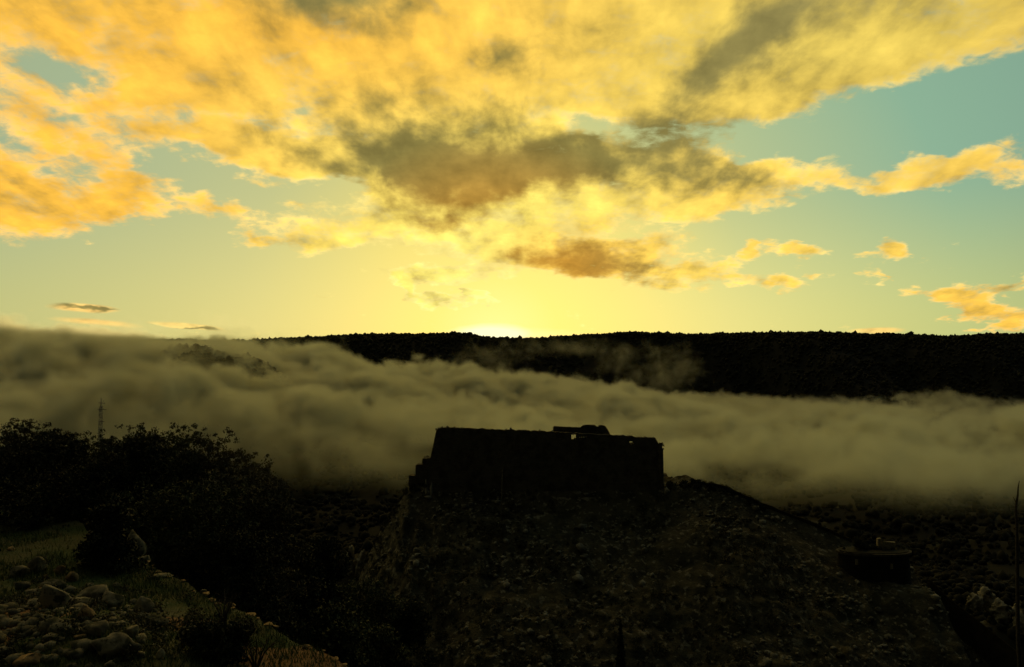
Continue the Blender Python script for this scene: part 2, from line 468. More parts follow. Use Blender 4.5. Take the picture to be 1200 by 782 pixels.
def base_z(x, y):
    """camera hillside, ravine and valley"""
    r = y + 0.15 * x
    z = np.interp(r, [-400, -20, 8, 20, 45, 90, 150, 200, 300, 450, 700, 1000, 2000, 6000, 60000], [60, 4, -6.4, -8.6, -20, -48, -86, -125, -140, -158, -178, -190, -195, -210, -500])
    z = z + fbm(x / 150, y / 150, 5, 21) * np.interp(np.abs(y), [0, 60, 200, 1000], [0.3, 3, 14, 40])
    # spur that carries the mast, at the left
    z = np.maximum(z, -30 - ((x + 120) / 75.0) ** 2 * 45 - ((y - 175) / 90.0) ** 2 * 50)
    # rocky spurs beyond the rampart and at the cliff foot
    z = np.maximum(z, -123 - ((x - 240) / 70.0) ** 2 * 40 - ((y - 388) / 45.0) ** 2 * 40 + fbm(x / 14, y / 14, 4, 91) * 4)
    z = np.maximum(z, -93 - ((x + 76) / 16.0) ** 2 * 14 - ((y - 378) / 18.0) ** 2 * 14 + fbm(x / 8, y / 8, 3, 92) * 3)
    return z

def land_z(x, y):
    return np.maximum(base_z(x, y), hill_z(x, y) - 1.0 - 30.0 * (sstep(150, 190, y) * (1 - sstep(430, 470, y)) * sstep(-150, -110, x) * (1 - sstep(300, 340, x))))

# one ground sheet out to the horizon: fine ahead, coarse behind
ang = np.concatenate([np.linspace(-180, -48, 40, endpoint=False), np.linspace(-48, 48, 520, endpoint=False), np.linspace(48, 180, 41)])
rr = np.concatenate([[1.0], np.exp(np.linspace(math.log(3.0), math.log(45000.0), 420))])
A_, R_ = np.meshgrid(np.radians(ang), rr, indexing='ij')
gx, gy = R_ * np.sin(A_), R_ * np.cos(A_)
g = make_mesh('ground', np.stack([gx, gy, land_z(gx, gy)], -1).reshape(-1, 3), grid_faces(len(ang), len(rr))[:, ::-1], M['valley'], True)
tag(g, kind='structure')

# the fort hill in finer mesh
hx, hy = np.linspace(-135, 320, 600), np.linspace(165, 455, 420)
X, Y = np.meshgrid(hx, hy, indexing='ij')
o = make_mesh('hill', np.stack([X, Y, hill_z(X, Y)], -1).reshape(-1, 3), grid_faces(600, 420)[:, ::-1], M['slope'], True)
tag(o, kind='structure')

# the far ridge
PROF = [(-300, 400), (0, 402), (150, 400), (215, 397), (260, 399), (300, 398), (360, 395), (420, 391.5), (500, 391), (540, 390), (580, 395.5), (620, 396.5), (660, 394), (700, 391.5), (740, 388.5), (800, 391.5), (850, 390), (930, 388.5), (1000, 390.5), (1050, 391), (1090, 394), (1130, 391), (1200, 391), (1500, 388)]
RX, RZ = [], []
for px_, py_ in PROF:
    p_ = at(px_, py_ + 2, 2700.0); RX.append(p_.x); RZ.append(p_.z)
def ridge_yc(x):
    return 2640 + 150 * fbm(x / 520, x * 0 + 3.3, 3, 41) + 30 * fbm(x / 120, x * 0 + 1.3, 2, 47)
def ridge_z(x, y):
    yc = ridge_yc(x)
    zc = np.interp(x, RX, RZ) * yc / 2700.0
    t = (yc - y)
    gul = 1 + 0.5 * fbm(x / 210 + y / 900, y / 700, 4, 55)
    run = 620 * gul
    f = np.clip(t / run, 0, 1.25)
    prof = 1 - (0.62 * f + 0.38 * sstep(0, 0.55, f))
    z = -200 + (zc + 200) * prof
    z = np.where(t < 0, zc - 0.02 * (-t) - 4e-5 * t * t, z)
    z = z + 26 * fbm(x / 150, y / 150, 4, 61) * sstep(20, 160, np.abs(t))
    # a nearer wooded spur at the left
    sp1 = 33 - ((x + 560) / 150.0) ** 2 * 70 - ((y - 1480) / 170.0) ** 2 * 80 + 26 * fbm(x / 90, y / 90, 4, 71)
    return np.maximum(z, sp1)
rx, ry = np.linspace(-2700, 2700, 620), np.linspace(1150, 3500, 230)
X, Y = np.meshgrid(rx, ry, indexing='ij')
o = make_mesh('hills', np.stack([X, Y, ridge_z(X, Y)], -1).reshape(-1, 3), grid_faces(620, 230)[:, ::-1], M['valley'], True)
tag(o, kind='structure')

def ico(sub):
    bm = bmesh.new()
    bmesh.ops.create_icosphere(bm, subdivisions=sub, radius=1.0)
    v = np.array([p.co[:] for p in bm.verts]); f = np.array([[p.index for p in q.verts] for q in bm.faces])
    bm.free()
    return v, f
ICO1, ICO2 = ico(1), ico(2)

def blob_field(name, pts, rad_xy, rad_z, mat, jitter=0.3, base=ICO1, parent=None):
    """many small lumps in one mesh"""
    v, f = base
    n = len(pts)
    V = v[None] * (1 + jitter * (RNG.random((n, len(v), 1)) * 2 - 1))
    a = RNG.random(n) * 6.283
    ca, sa = np.cos(a)[:, None], np.sin(a)[:, None]
    x, y, z = V[..., 0], V[..., 1], V[..., 2]
    V = np.stack([(x * ca - y * sa) * rad_xy[:, None], (x * sa + y * ca) * rad_xy[:, None], z * rad_z[:, None]], -1) + pts[:, None, :]
    F = (f[None] + (np.arange(n) * len(v))[:, None, None]).reshape(-1, 3)
    return make_mesh(name, V.reshape(-1, 3), F, mat, False, parent)

# woods on the ridge: more along the skyline
n1, n2 = 17000, 30000
x1 = RNG.uniform(-2000, 2000, n1); y1 = ridge_yc(x1) + RNG.normal(10, 40, n1)
x2 = RNG.uniform(-2000, 2000, n2); y2 = ridge_yc(x2) - RNG.uniform(0, 520, n2)
x3 = RNG.normal(-545, 130, 2500); y3 = RNG.normal(1440, 120, 2500)
x, y = np.concatenate([x1, x2, x3]), np.concatenate([y1, y2, y3])
keep = fbm(x / 60, y / 60, 3, 77) > -0.5
x, y = x[keep], y[keep]
r = RNG.gamma(5.0, 0.52, len(x)) + 0.8
o = blob_field('forest', np.stack([x, y, ridge_z(x, y) + r * 0.55], -1), r, r * RNG.uniform(0.7, 1.15, len(x)), M['forest'], 0.4)
tag(o, 'dark far wood covering the flat topped ridge behind the fog', 'forest', kind='stuff')

# woods on the valley floor and on the near bank
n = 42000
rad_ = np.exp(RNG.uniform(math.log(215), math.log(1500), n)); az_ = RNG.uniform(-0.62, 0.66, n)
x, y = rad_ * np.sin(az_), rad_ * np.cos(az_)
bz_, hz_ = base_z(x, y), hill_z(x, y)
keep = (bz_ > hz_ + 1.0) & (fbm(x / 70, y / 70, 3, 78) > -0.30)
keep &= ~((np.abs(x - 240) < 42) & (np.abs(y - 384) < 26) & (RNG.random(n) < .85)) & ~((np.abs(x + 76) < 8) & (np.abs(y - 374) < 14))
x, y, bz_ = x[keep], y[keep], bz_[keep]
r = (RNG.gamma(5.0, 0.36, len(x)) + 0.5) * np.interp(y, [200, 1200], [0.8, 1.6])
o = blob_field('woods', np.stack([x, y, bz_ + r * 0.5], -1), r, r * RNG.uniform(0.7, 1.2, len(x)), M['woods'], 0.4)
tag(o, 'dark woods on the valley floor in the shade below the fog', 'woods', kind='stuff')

# ================================================================ low cloud in the valley
def gn_fog():
    me = bpy.data.meshes.new('fog')
    ob = bpy.data.objects.new('fog', me)
    COL.objects.link(ob)
    mat = bpy.data.materials.new('fog_volume'); mat.use_nodes = True
    Wm = NB(mat.node_tree)
    pv = Wm.n('ShaderNodeVolumePrincipled')
    pv.inputs['Color'].default_value = (0.92, 0.97, 0.74, 1)
    pv.inputs['Density'].default_value = FOG_DENSITY
    pv.inputs['Anisotropy'].default_value = 0.42
    oo = Wm.n('ShaderNodeOutputMaterial'); Wm.link(pv.outputs[0], oo.inputs['Volume'])
    tree = bpy.data.node_groups.new('fog_bank', 'GeometryNodeTree')
    tree.interface.new_socket('Geometry', in_out='INPUT', socket_type='NodeSocketGeometry')
    tree.interface.new_socket('Geometry', in_out='OUTPUT', socket_type='NodeSocketGeometry')
    G = NB(tree)
    go = G.n('NodeGroupOutput')
    P = G.n('GeometryNodeInputPosition').outputs[0]
    s = G.n('ShaderNodeSeparateXYZ'); G.link(P, s.inputs[0])
    px, py, pz = s.outputs
    cxy = G.n('ShaderNodeCombineXYZ'); G.link(px, cxy.inputs[0]); G.link(py, cxy.inputs[1]); XY = cxy.outputs[0]
    def bump(cx, cy, sx, sy, A, acc):
        v = G.vm('MULTIPLY', G.vm('SUBTRACT', XY, (cx, cy, 0)), (1 / sx, 1 / sy, 0))
        r2 = G.vm('DOT_PRODUCT', v, v)
        return G.m('MULTIPLY_ADD', G.m('EXPONENT', G.m('MULTIPLY', r2, -1.0)), A, acc)
    warp = G.vm('SCALE', G.vm('SUBTRACT', G.noise(P, 1 / 140.0, 2.0, 0.5).outputs['Color'], (0.5, 0.5, 0.5)), s=90.0)
    PW = G.vm('ADD', P, warp)
    nbig = G.noise(PW, 1 / 300.0, 2.0, 0.5)
    nmid = G.noise(G.vm('MULTIPLY', PW, (1, 0.8, 1.1)), 1 / 90.0, 6.0, 0.66)
    nb_, nm_ = G.m('SUBTRACT', nbig.outputs[0], 0.5), G.m('SUBTRACT', nmid.outputs[0], 0.5)
    ns_ = G.m('SUBTRACT', G.noise(PW, 1 / 30.0, 4.0, 0.62).outputs[0], 0.5)
    puff = G.m('ABSOLUTE', G.m('SUBTRACT', G.noise(PW, 1 / 62.0, 3.0, 0.5).outputs[0], 0.5))
    top = -99.0
    for b in FOG_BUMPS:
        top = bump(*b, top)
    top = G.m('MULTIPLY_ADD', nb_, 120.0, top)
    top = G.m('MULTIPLY_ADD', nm_, 100.0, top)
    top = G.m('MULTIPLY_ADD', puff, 78.0, top)
    top = G.m('MULTIPLY_ADD', ns_, 40.0, top)
    up = G.mr(G.m('SUBTRACT', top, pz), 0.0, 34.0)
    bot = G.m('MULTIPLY_ADD', nb_, 40.0, G.m('MULTIPLY_ADD', nm_, 60.0, -152.0))
    dn = G.mr(G.m('SUBTRACT', pz, bot), 0.0, bump(-380, 850, 420, 450, 90, 62.0))
    dn = G.m('MULTIPLY', dn, dn)
    front = G.mr(G.m('MULTIPLY_ADD', nb_, 300.0, G.m('MULTIPLY_ADD', px, 0.05, py)), 690.0, 860.0)
    den = G.m('MULTIPLY', G.m('MULTIPLY', up, dn), front)
    thick = G.m('MULTIPLY_ADD', ns_, 0.6, G.m('MULTIPLY_ADD', puff, 0.7, G.m('ADD', nm_, -0.06)))
    den = G.m('MULTIPLY', den, G.mr(thick, -0.14, 0.13, 0.06, 1.5))
    # wisps that climb the gullies of the ridge
    for (cx, cy, cz, sx, sy, sz, w) in FOG_WISPS:
        v = G.vm('MULTIPLY', G.vm('SUBTRACT', P, (cx, cy, cz)), (1 / sx, 1 / sy, 1 / sz))
        r2 = G.m('MULTIPLY_ADD', G.m('MULTIPLY_ADD', ns_, 0.8, nm_), -7.0, G.vm('DOT_PRODUCT', v, v))
        den = G.m('MULTIPLY_ADD', G.mr(r2, 1.0, -2.2), w, den)
    den = G.m('MULTIPLY', den, G.m('GREATER_THAN', den, 0.004))
    vc = G.n('GeometryNodeVolumeCube')
    G.link(den, vc.inputs['Density'])
    lo, hi = (-1750, 640, -172), (1850, 2500, 178)
    vc.inputs['Min'].default_value = lo; vc.inputs['Max'].default_value = hi
    for ax, a, b in zip('XYZ', lo, hi):
        vc.inputs['Resolution ' + ax].default_value = int((b - a) / (FOG_VOXEL if ax != 'Z' else FOG_VOXEL * 0.8))
    sm = G.n('GeometryNodeSetMaterial'); G.link(vc.outputs[0], sm.inputs[0]); sm.inputs['Material'].default_value = mat
    G.link(sm.outputs[0], go.inputs[0])
    md = ob.modifiers.new('fog_bank', 'NODES'); md.node_group = tree
    me.materials.append(mat)
    tag(ob, 'low bank of brownish fog filling the valley between fort and ridge', 'fog', kind='stuff')
FOG_DENSITY = 0.040
FOG_VOXEL = 4.5
FOG_BUMPS = [(-480, 1700, 230, 420, 36), (-930, 1500, 580, 650, 172), (-130, 2000, 420, 420, 66), (260, 2150, 260, 300, 36)]
FOG_WISPS = [(455, 2300, -25, 110, 120, 60, 0.16), (510, 2430, 30, 48, 100, 62, 0.12), (180, 2380, 55, 250, 110, 34, 0.09), (330, 2330, 20, 120, 90, 50, 0.10), (-60, 2380, 30, 120, 100, 50, 0.10), (430, 2360, 40, 110, 100, 26, 0.06), (-560, 1290, 38, 230, 70, 45, 0.30)]
gn_fog()

# ================================================================ the fort on its hill
def holed_wall(name, xs, top, zbot, yf, thick, mat, parent, holes=(), batter=0.0, lean=0.0):
    """a wall along x with an uneven top edge; yf = y of its front at the top; holes (x0, x1, z0, z1) go right through"""
    xs = sorted(set([round(float(x), 3) for x in xs] + [h[i] for h in holes for i in (0, 1)]))
    rows = sorted(set([h[i] for h in holes for i in (2, 3)]))
    ntop = [float(top(x)) for x in xs]
    nz = len(rows) + 2
    V, F = [], []
    def idx(side, i, j): return side * len(xs) * nz + i * nz + j
    for side in (0, 1):
        for i, x in enumerate(xs):
            zt = ntop[i]
            for j, z in enumerate([zbot] + rows + [zt]):
                yy = yf - batter * (zt - z) if side == 0 else yf + thick
                V.append((x - (lean * (zt - min(z, zt)) if i == 0 else 0), yy, min(z, zt)))
    cell = lambda i, j: any(h[0] <= xs[i] + 1e-4 and xs[i + 1] <= h[1] + 1e-4 and h[2] <= zz[j] + 1e-4 and zz[j + 1] <= h[3] + 1e-4 for h in holes)
    zz = [zbot] + rows + [1e9]
    for i in range(len(xs) - 1):
        for j in range(nz - 1):
            if cell(i, j):
                for (p, q) in (((i, j), (i + 1, j)), ((i + 1, j + 1), (i, j + 1)), ((i, j + 1), (i, j)), ((i + 1, j), (i + 1, j + 1))):
                    di, dj = (p[0], p[1]), (q[0], q[1])
                    nb_c = {((i, j), (i + 1, j)): (i, j - 1), ((i + 1, j + 1), (i, j + 1)): (i, j + 1), ((i, j + 1), (i, j)): (i - 1, j), ((i + 1, j), (i + 1, j + 1)): (i + 1, j)}[(p, q)]
                    if 0 <= nb_c[0] < len(xs) - 1 and 0 <= nb_c[1] < nz - 1 and cell(*nb_c):
                        continue
                    F.append([idx(0, *di), idx(0, *dj), idx(1, *dj), idx(1, *di)])
                continue
            F.append([idx(0, i, j), idx(0, i + 1, j), idx(0, i + 1, j + 1), idx(0, i, j + 1)])
            F.append([idx(1, i + 1, j), idx(1, i, j), idx(1, i, j + 1), idx(1, i + 1, j + 1)])
        F.append([idx(0, i, nz - 1), idx(0, i + 1, nz - 1), idx(1, i + 1, nz - 1), idx(1, i, nz - 1)])
    for i, s in ((0, 1), (len(xs) - 1, -1)):
        for j in range(nz - 1):
            f = [idx(0, i, j), idx(0, i, j + 1), idx(1, i, j + 1), idx(1, i, j)]
            F.append(f if s > 0 else f[::-1])
    return make_mesh(name, V, F, mat, False, parent)

def prism(name, outline, z0, z1, mat, parent, taper=1.0, wob=0.0):
    """upright solid over a plan outline"""
    n = len(outline)
    cx = sum(p[0] for p in outline) / n; cy = sum(p[1] for p in outline) / n
    V = [(cx + (x - cx) * taper, cy + (y - cy) * taper, z0) for x, y in outline] + [(x, y, z1 + random.uniform(-wob, wob)) for x, y in outline]
    F = [[i, (i + 1) % n, n + (i + 1) % n, n + i] for i in range(n)] + [list(range(n))[::-1], list(range(n, 2 * n))]
    return make_mesh(name, V, F, mat, False, parent)

DF = 345.0
xz = lambda px_, py_, d=DF: (at(px_, py_, d).x, at(px_, py_, d).z)
TOPS = [xz(*p) for p in [(511, 505), (513, 502.5), (519, 501.5), (526, 500.8), (545, 501.6), (560, 502.6), (580, 503.4), (600, 504.2), (625, 505.0), (648, 506.2), (680, 508), (716, 509.8), (738, 510.8), (748, 512.8), (756, 512), (766, 513), (769, 514.5), (771, 520), (776, 521)]]
TX = [p[0] for p in TOPS]; TZ = [p[1] for p in TOPS]
fort = thing('fortress', (0, 0, 0), 'dark ruined stone fortress on top of the steep rocky hill', 'fortress')
def front_top(x):
    return np.interp(x, TX, TZ) + 0.45 * float(vnoise(x * 0.6, 3.1, 5)) + 0.35 * float(vnoise(x * 1.9, 8.1, 6))
hx0, hz0 = xz(737.2, 520.6); hx1, hz1 = xz(742.4, 517.4)
FH = [tuple(round(v, 3) for v in (hx0, hx1, hz0, hz1))]
for a_ in [(669.0, 515.2, 675.6, 509.4)] + [(678.9 + 2.6 * k, 513.3, 680.0 + 2.6 * k, 512.1) for k in range(4)]:
    q0, q1 = xz(a_[0], a_[1]), xz(a_[2], a_[3])
    FH.append((round(q0[0], 3), round(q1[0], 3), round(q0[1], 3), round(q1[1], 3)))
xs_ = list(np.arange(TX[0] + 0.01, TX[-1], 0.8)) + [TX[-1]]
holed_wall('front_wall', xs_, front_top, -62.0, DF, 2.4, M['fort'], fort, FH, batter=0.10, lean=0.20)
# flanks and the lower rear wall
def flank(name, x_a, y_a, x_b, y_b, za, zb, zbot, th, lean):
    n = 22
    V, F = [], []
    d = Vector((x_b - x_a, y_b - y_a)); L = d.length; d /= L
    nr = Vector((d.y, -d.x))
    for i in range(n + 1):
        t = i / n
        x, y = x_a + d.x * L * t, y_a + d.y * L * t
        zt = za + (zb - za) * t + random.uniform(-0.25, 0.25)
        V += [(x + nr.x * lean, y + nr.y * lean, zbot), (x, y, zt), (x - nr.x * th, y - nr.y * th, zt), (x - nr.x * th, y - nr.y * th, zbot)]
    for i in range(n):
        a, b = i * 4, i * 4 + 4
        F += [[a, b, b + 1, a + 1], [a + 1, b + 1, b + 2, a + 2], [a + 2, b + 2, b + 3, a + 3]]
    F += [[0, 1, 2, 3], [n * 4 + 3, n * 4 + 2, n * 4 + 1, n * 4]]
    return make_mesh(name, V, F, M['fort'], False, fort)
flank('side_wall', TX[0] + 0.02, DF + 46, TX[0] + 0.02, DF + 0.5, -35.5, -28.2, -62, 2.2, 6.7)
flank('side_wall', TX[-1] - 0.02, DF + 0.5, TX[-1] - 0.02, DF + 46, -33.4, -37.0, -62, 2.2, 1.0)
flank('rear_wall', TX[-1] - 0.05, DF + 46.2, TX[0] + 0.05, DF + 46.2, -37.0, -36.5, -62, 2.2, 2.0)
make_mesh('courtyard', [(TX[0] + 1, DF + 1.5, -41), (TX[-1] - 1, DF + 1.5, -41), (TX[-1] - 1, DF + 45, -41.5), (TX[0] + 1, DF + 45, -41.5)], [[0, 1, 2, 3]], M['slope'], False, fort)
# roofless barrack standing just behind the front wall
d2 = DF + 5.0
BT = [xz(p[0], p[1], d2) for p in [(649, 499.6), (660, 500.3), (680, 501), (683, 498.6), (686, 498.0), (697, 498.2), (699, 499.8), (701, 500.4), (702, 498.6), (705, 498.4), (709, 499.2), (711, 501.5), (715.5, 510.0)]]
BX = [p[0] for p in BT]; BZ = [p[1] for p in BT]
h1 = [*xz(669.6, 515.0, d2), *xz(675.0, 509.6, d2)]
holes = [(round(h1[0], 3), round(h1[2], 3), round(h1[1], 3), round(h1[3], 3))]
for k in range(4):
    a, b = xz(679 + 2.6 * k, 513.2, d2), xz(679.9 + 2.6 * k, 512.2, d2)
    holes.append((round(a[0], 3), round(b[0], 3), round(a[1], 3), round(b[1], 3)))
z_lo = round(xz(680, 513.2, d2)[1], 3); z_hi = round(xz(680, 512.2, d2)[1], 3)
bar = holed_wall('barrack_wall', list(np.arange(BX[0], BX[-1], 0.55)) + BX, lambda x: np.interp(x, BX, BZ) + 0.12 * float(vnoise(x * 1.9, 1.1, 4)), -45, d2, 0.9, M['fort'], fort, holes)
# gate jamb left standing inside the window, and the barrack's end walls
prism('barrack_jamb', [(h1[0] + 1.15, d2 + 0.2), (h1[2] + 0.15, d2 + 0.2), (h1[2] + 0.15, d2 + 0.6), (h1[0] + 1.15, d2 + 0.6)], h1[1] - 0.3, h1[1] + 0.62, M['fort'], fort)
prism('barrack_end', [(BX[0] + .02, d2 + .92), (BX[0] + 1.0, d2 + .92), (BX[0] + 1.0, d2 + 9), (BX[0] + .02, d2 + 9)], -45, BZ[0] - 0.9, M['fort'], fort, wob=0.4)
prism('barrack_end', [(BX[-3] - 1.0, d2 + .92), (BX[-3], d2 + .92), (BX[-3], d2 + 9), (BX[-3] - 1.0, d2 + 9)], -45, BZ[-2] - 1.0, M['fort'], fort, wob=0.4)
# corner sentry box and a stub on the parapet
tx, tz = xz(774.6, 519.0)
circ = lambda cx, cy, r, n=14: [(cx + r * math.cos(i * 6.2832 / n), cy + r * math.sin(i * 6.2832 / n)) for i in range(n)]
prism('corner_turret', circ(tx - 0.2, DF - 0.4, 1.05), -64, xz(774, 526.5)[1], M['fort'], fort, taper=1.35)
prism('turret_lip', circ(tx - 0.1, DF - 0.4, 1.35), xz(774, 526.6)[1], xz(774, 525.6)[1], M['fort_coping'], fort)
prism('turret_box', circ(tx - 0.35, DF - 0.4, 0.62), xz(774, 525.7)[1], xz(774, 519.2)[1], M['fort'], fort, wob=0.25)
sx, sz = xz(598.5, 504)
prism('parapet_stub', circ(sx, DF + 0.8, 0.42, 8), sz - 1.0, xz(598, 501.6)[1], M['fort'], fort, taper=1.2)

def leaf_mesh(name, centres, radii, n_leaf, size, mat, parent=None, flat=0.0, shell=0.55, tuft=0):
    """leaf clumps: small quads spread through lobes (centres, radii); thicker towards each lobe's skin"""
    c = np.asarray(centres, float); r = np.asarray(radii, float)
    w = r ** 2; w = w / w.sum()
    k = RNG.choice(len(c), n_leaf, p=w)
    d = RNG.normal(size=(n_leaf, 3)); d /= np.linalg.norm(d, axis=1)[:, None]
    t = shell + ((0.86 if tuft else 0.97) - shell) * RNG.random(n_leaf) ** 0.6
    # twig clumps: leaves gather round random points of each lobe
    lump = 0.96 + 0.17 * np.sin(d[:, 0] * 5 + k) * np.sin(d[:, 1] * 6 + 2 * k) + 0.12 * np.sin(d[:, 2] * 9 + 3 * k + d[:, 0] * 7)
    p = c[k] + d * (r[k] * t * lump)[:, None]
    if tuft:
        # leaves sit in tufts at twig ends, so the outline is knobbly rather than dusty
        m = max(8, n_leaf // tuft)
        src = RNG.integers(0, m, n_leaf)
        q = RNG.normal(size=(n_leaf, 3)); q /= np.linalg.norm(q, axis=1)[:, None]
        p = p[src] + q * (size * RNG.uniform(2.0, 4.6, m)[src] * RNG.random(n_leaf) ** 0.45)[:, None] * np.array([1, 1, 0.8])
    a = RNG.normal(size=(n_leaf, 3)); a /= np.linalg.norm(a, axis=1)[:, None]
    b = np.cross(a, RNG.normal(size=(n_leaf, 3))); b /= np.linalg.norm(b, axis=1)[:, None]
    s = size * RNG.uniform(0.55, 1.35, n_leaf)
    a = a * s[:, None]; b = b * (s * RNG.uniform(0.45, 0.8, n_leaf))[:, None]
    V = np.stack([p - a, p - b * 0.9 + a * 0.1, p + a, p + b], 1).reshape(-1, 3)
    F = np.arange(n_leaf * 4).reshape(-1, 4)
    return make_mesh(name, V, F, mat, False, parent)

def tubes(name, paths, mat, parent=None, sides=6):
    """tapered limbs: list of [(x, y, z, radius), ...]"""
    V, F = [], []
    for path in paths:
        base = len(V)
        pts = [Vector(p[:3]) for p in path]
        for i, p in enumerate(pts):
            t = (pts[min(i + 1, len(pts) - 1)] - pts[max(i - 1, 0)]).normalized()
            u = t.cross(Vector((0.3, 1, 0.2))).normalized(); v = t.cross(u)
            for s in range(sides):
                a = s * 2 * math.pi / sides
                V.append(p + (u * math.cos(a) + v * math.sin(a)) * path[i][3])
        for i in range(len(pts) - 1):
            for s in range(sides):
                q = base + i * sides
                F.append([q + s, q + (s + 1) % sides, q + sides + (s + 1) % sides, q + sides + s])
        F.append([base + s for s in range(sides)][::-1]); F.append([base + (len(pts) - 1) * sides + s for s in range(sides)])
    return make_mesh(name, V, F, mat, True, parent)

# plants rooted in the wall tops
wc = [(random.uniform(TX[1], TX[4]), DF + 1.0, 0) for _ in range(9)] + [(random.uniform(TX[4], TX[9]), DF + 1.0, 0) for _ in range(5)] + [(tx + 0.5, DF, 0.0), (tx + 1.0, DF, -0.2), (TX[0], DF + .6, 0)]
wc = [(x, y, front_top(x) + 0.15) if i < 14 else (x, y, [xz(774, 520)[1], xz(774, 522)[1], TZ[1] - .3][i - 14]) for i, (x, y, z) in enumerate(wc)]
o = leaf_mesh('weeds', wc, [random.uniform(0.25, 0.6) for _ in wc], 700, 0.2, M['leaf_dark'], fort, shell=0.1)
o['kind'] = 'stuff'

def broken_block(name, px0, px1, py_top, d, depth, drop, parent):
    x0, x1 = at(px0, py_top, d).x, at(px1, py_top, d).x
    z = at(px0, py_top, d).z
    n = 6
    xs = [x0 + (x1 - x0) * i / n for i in range(n + 1)]
    return holed_wall(name, xs, lambda x: z + random.uniform(-0.35, 0.2), z - drop, d, depth, M['fort'], parent, batter=0.06)
ruin = thing('ruined_wall', (0, 0, 0), 'stepped stub of ruined wall on the cliff edge left of the fortress', 'ruined wall')
for nm, a, b, t_, dd in (('wall_stub', 495.0, 509, 537, 347.5), ('wall_stub', 487.0, 495.2, 545, 347.9), ('wall_stub', 479, 487.4, 557, 348.5)):
    broken_block(nm, a, b, t_, dd, 5.0, 11.0, ruin)

# rampart down the crest at the right, the round bastion and the lower wall
def crest_wall(nm, x_a, x_b, n, lift, drop, off, th, label, cat):
    t = thing(nm, (0, 0, 0), label, cat)
    V, F, V2, F2 = [], [], [], []
    for i in range(n + 1):
        x = x_a + (x_b - x_a) * i / n
        yc = float(np.interp(x, CREST[:, 0], CREST[:, 1])) - off
        zt = float(np.interp(x, CREST[:, 0], CREST[:, 2])) + lift + 0.25 * float(vnoise(x * 0.35, 2.2, 8)) + random.uniform(-0.08, 0.08)
        V += [(x, yc - drop * 0.10, zt - drop), (x, yc, zt), (x, yc + th, zt), (x, yc + th, zt - drop)]
        V2 += [(x, yc - 0.14, zt + 0.003), (x, yc - 0.14, zt + 0.35), (x, yc + 0.75, zt + 0.35), (x, yc + 0.75, zt + 0.003)]
    for i in range(n):
        a, b = i * 4, i * 4 + 4
        for f in (F, F2):
            f += [[a, b, b + 1, a + 1], [a + 1, b + 1, b + 2, a + 2], [a + 2, b + 2, b + 3, a + 3]]
            if f is F2: f.append([a + 3, b + 3, b, a])
    for f in (F, F2):
        f += [[0, 1, 2, 3], [n * 4 + 3, n * 4 + 2, n * 4 + 1, n * 4]]
    make_mesh('wall', V, F, M['rampart'], False, t); make_mesh('coping', V2, F2, M['fort_coping'], False, t)
    return t
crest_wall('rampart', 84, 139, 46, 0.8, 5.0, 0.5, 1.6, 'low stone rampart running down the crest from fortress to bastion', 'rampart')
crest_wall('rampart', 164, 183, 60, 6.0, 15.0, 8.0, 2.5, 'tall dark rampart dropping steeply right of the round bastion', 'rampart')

bast = thing('bastion', (0, 0, 0), 'round stone bastion with two small slits, halfway down the crest', 'bastion')
bcx, bcy = at(1032, 650, 310).x, 316.0
bz = at(1032, 650, 309).z
ell = lambda rx_, ry_, n=40: [(bcx + rx_ * math.cos(i * 6.2832 / n), bcy + ry_ * math.sin(i * 6.2832 / n)) for i in range(n)]
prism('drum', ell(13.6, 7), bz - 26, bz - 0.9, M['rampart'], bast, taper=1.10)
prism('parapet', ell(14.6, 7.4), bz - 0.898, bz, M['fort_coping'], bast, wob=0.18)
prism('platform', ell(13.6, 6.4), bz - 0.5, bz + 0.25, M['valley'], bast)
for px_, py_ in ((1006, 660), (1045, 664)):
    p = at(px_, py_, 309)
    yy = bcy - 7 * math.sqrt(max(0.05, 1 - ((p.x - bcx) / 14.2) ** 2)) - 0.28
    prism('slit_light', [(p.x - .45, yy - .1), (p.x + .45, yy - .1), (p.x + .45, yy + .5), (p.x - .45, yy + .5)], p.z - 1.0, p.z + 1.0, M['stone_pale'], bast)  # solid pale blocks stand in for the light showing in the slits
p = at(1040, 633, 317)
hut = thing('stone_slab', (p.x, p.y, bz), 'pale broken masonry block lying on the bastion top beside bush', 'masonry block')
prism('slab', [(-2.6, -.8), (2.8, -.6), (3.2, 1.0), (-2.4, .9)], 0.0, 3.1, M['stone_pale'], hut, wob=.5)
prism('stub', [(-4.1, -.7), (-2.72, -.7), (-2.7, .8), (-4.0, .9)], 0.0, 4.6, M['stone_pale'], hut, wob=.5)

# ================================================================ trees and bushes
def crown_lobes(w, h, n, seed):
    rg = random.Random(seed)
    L = [((0, 0, h * 0.45), min(w, h) * 0.36)]
    for i in range(n):
        a = rg.uniform(0, 6.283); q = rg.uniform(0.25, 0.78) if n < 40 else math.sqrt(rg.uniform(0.08, 0.62))
        zz_ = rg.uniform(-0.05, 0.86)
        k = math.sqrt(max(0.0, 1 - (zz_ - 0.25) ** 2 * 1.35))
        L.append(((w * 0.5 * q * math.cos(a) * k * 1.15, w * 0.5 * q * math.sin(a) * k * 1.15, h * zz_), w * rg.uniform(0.13, 0.22)))
    return L

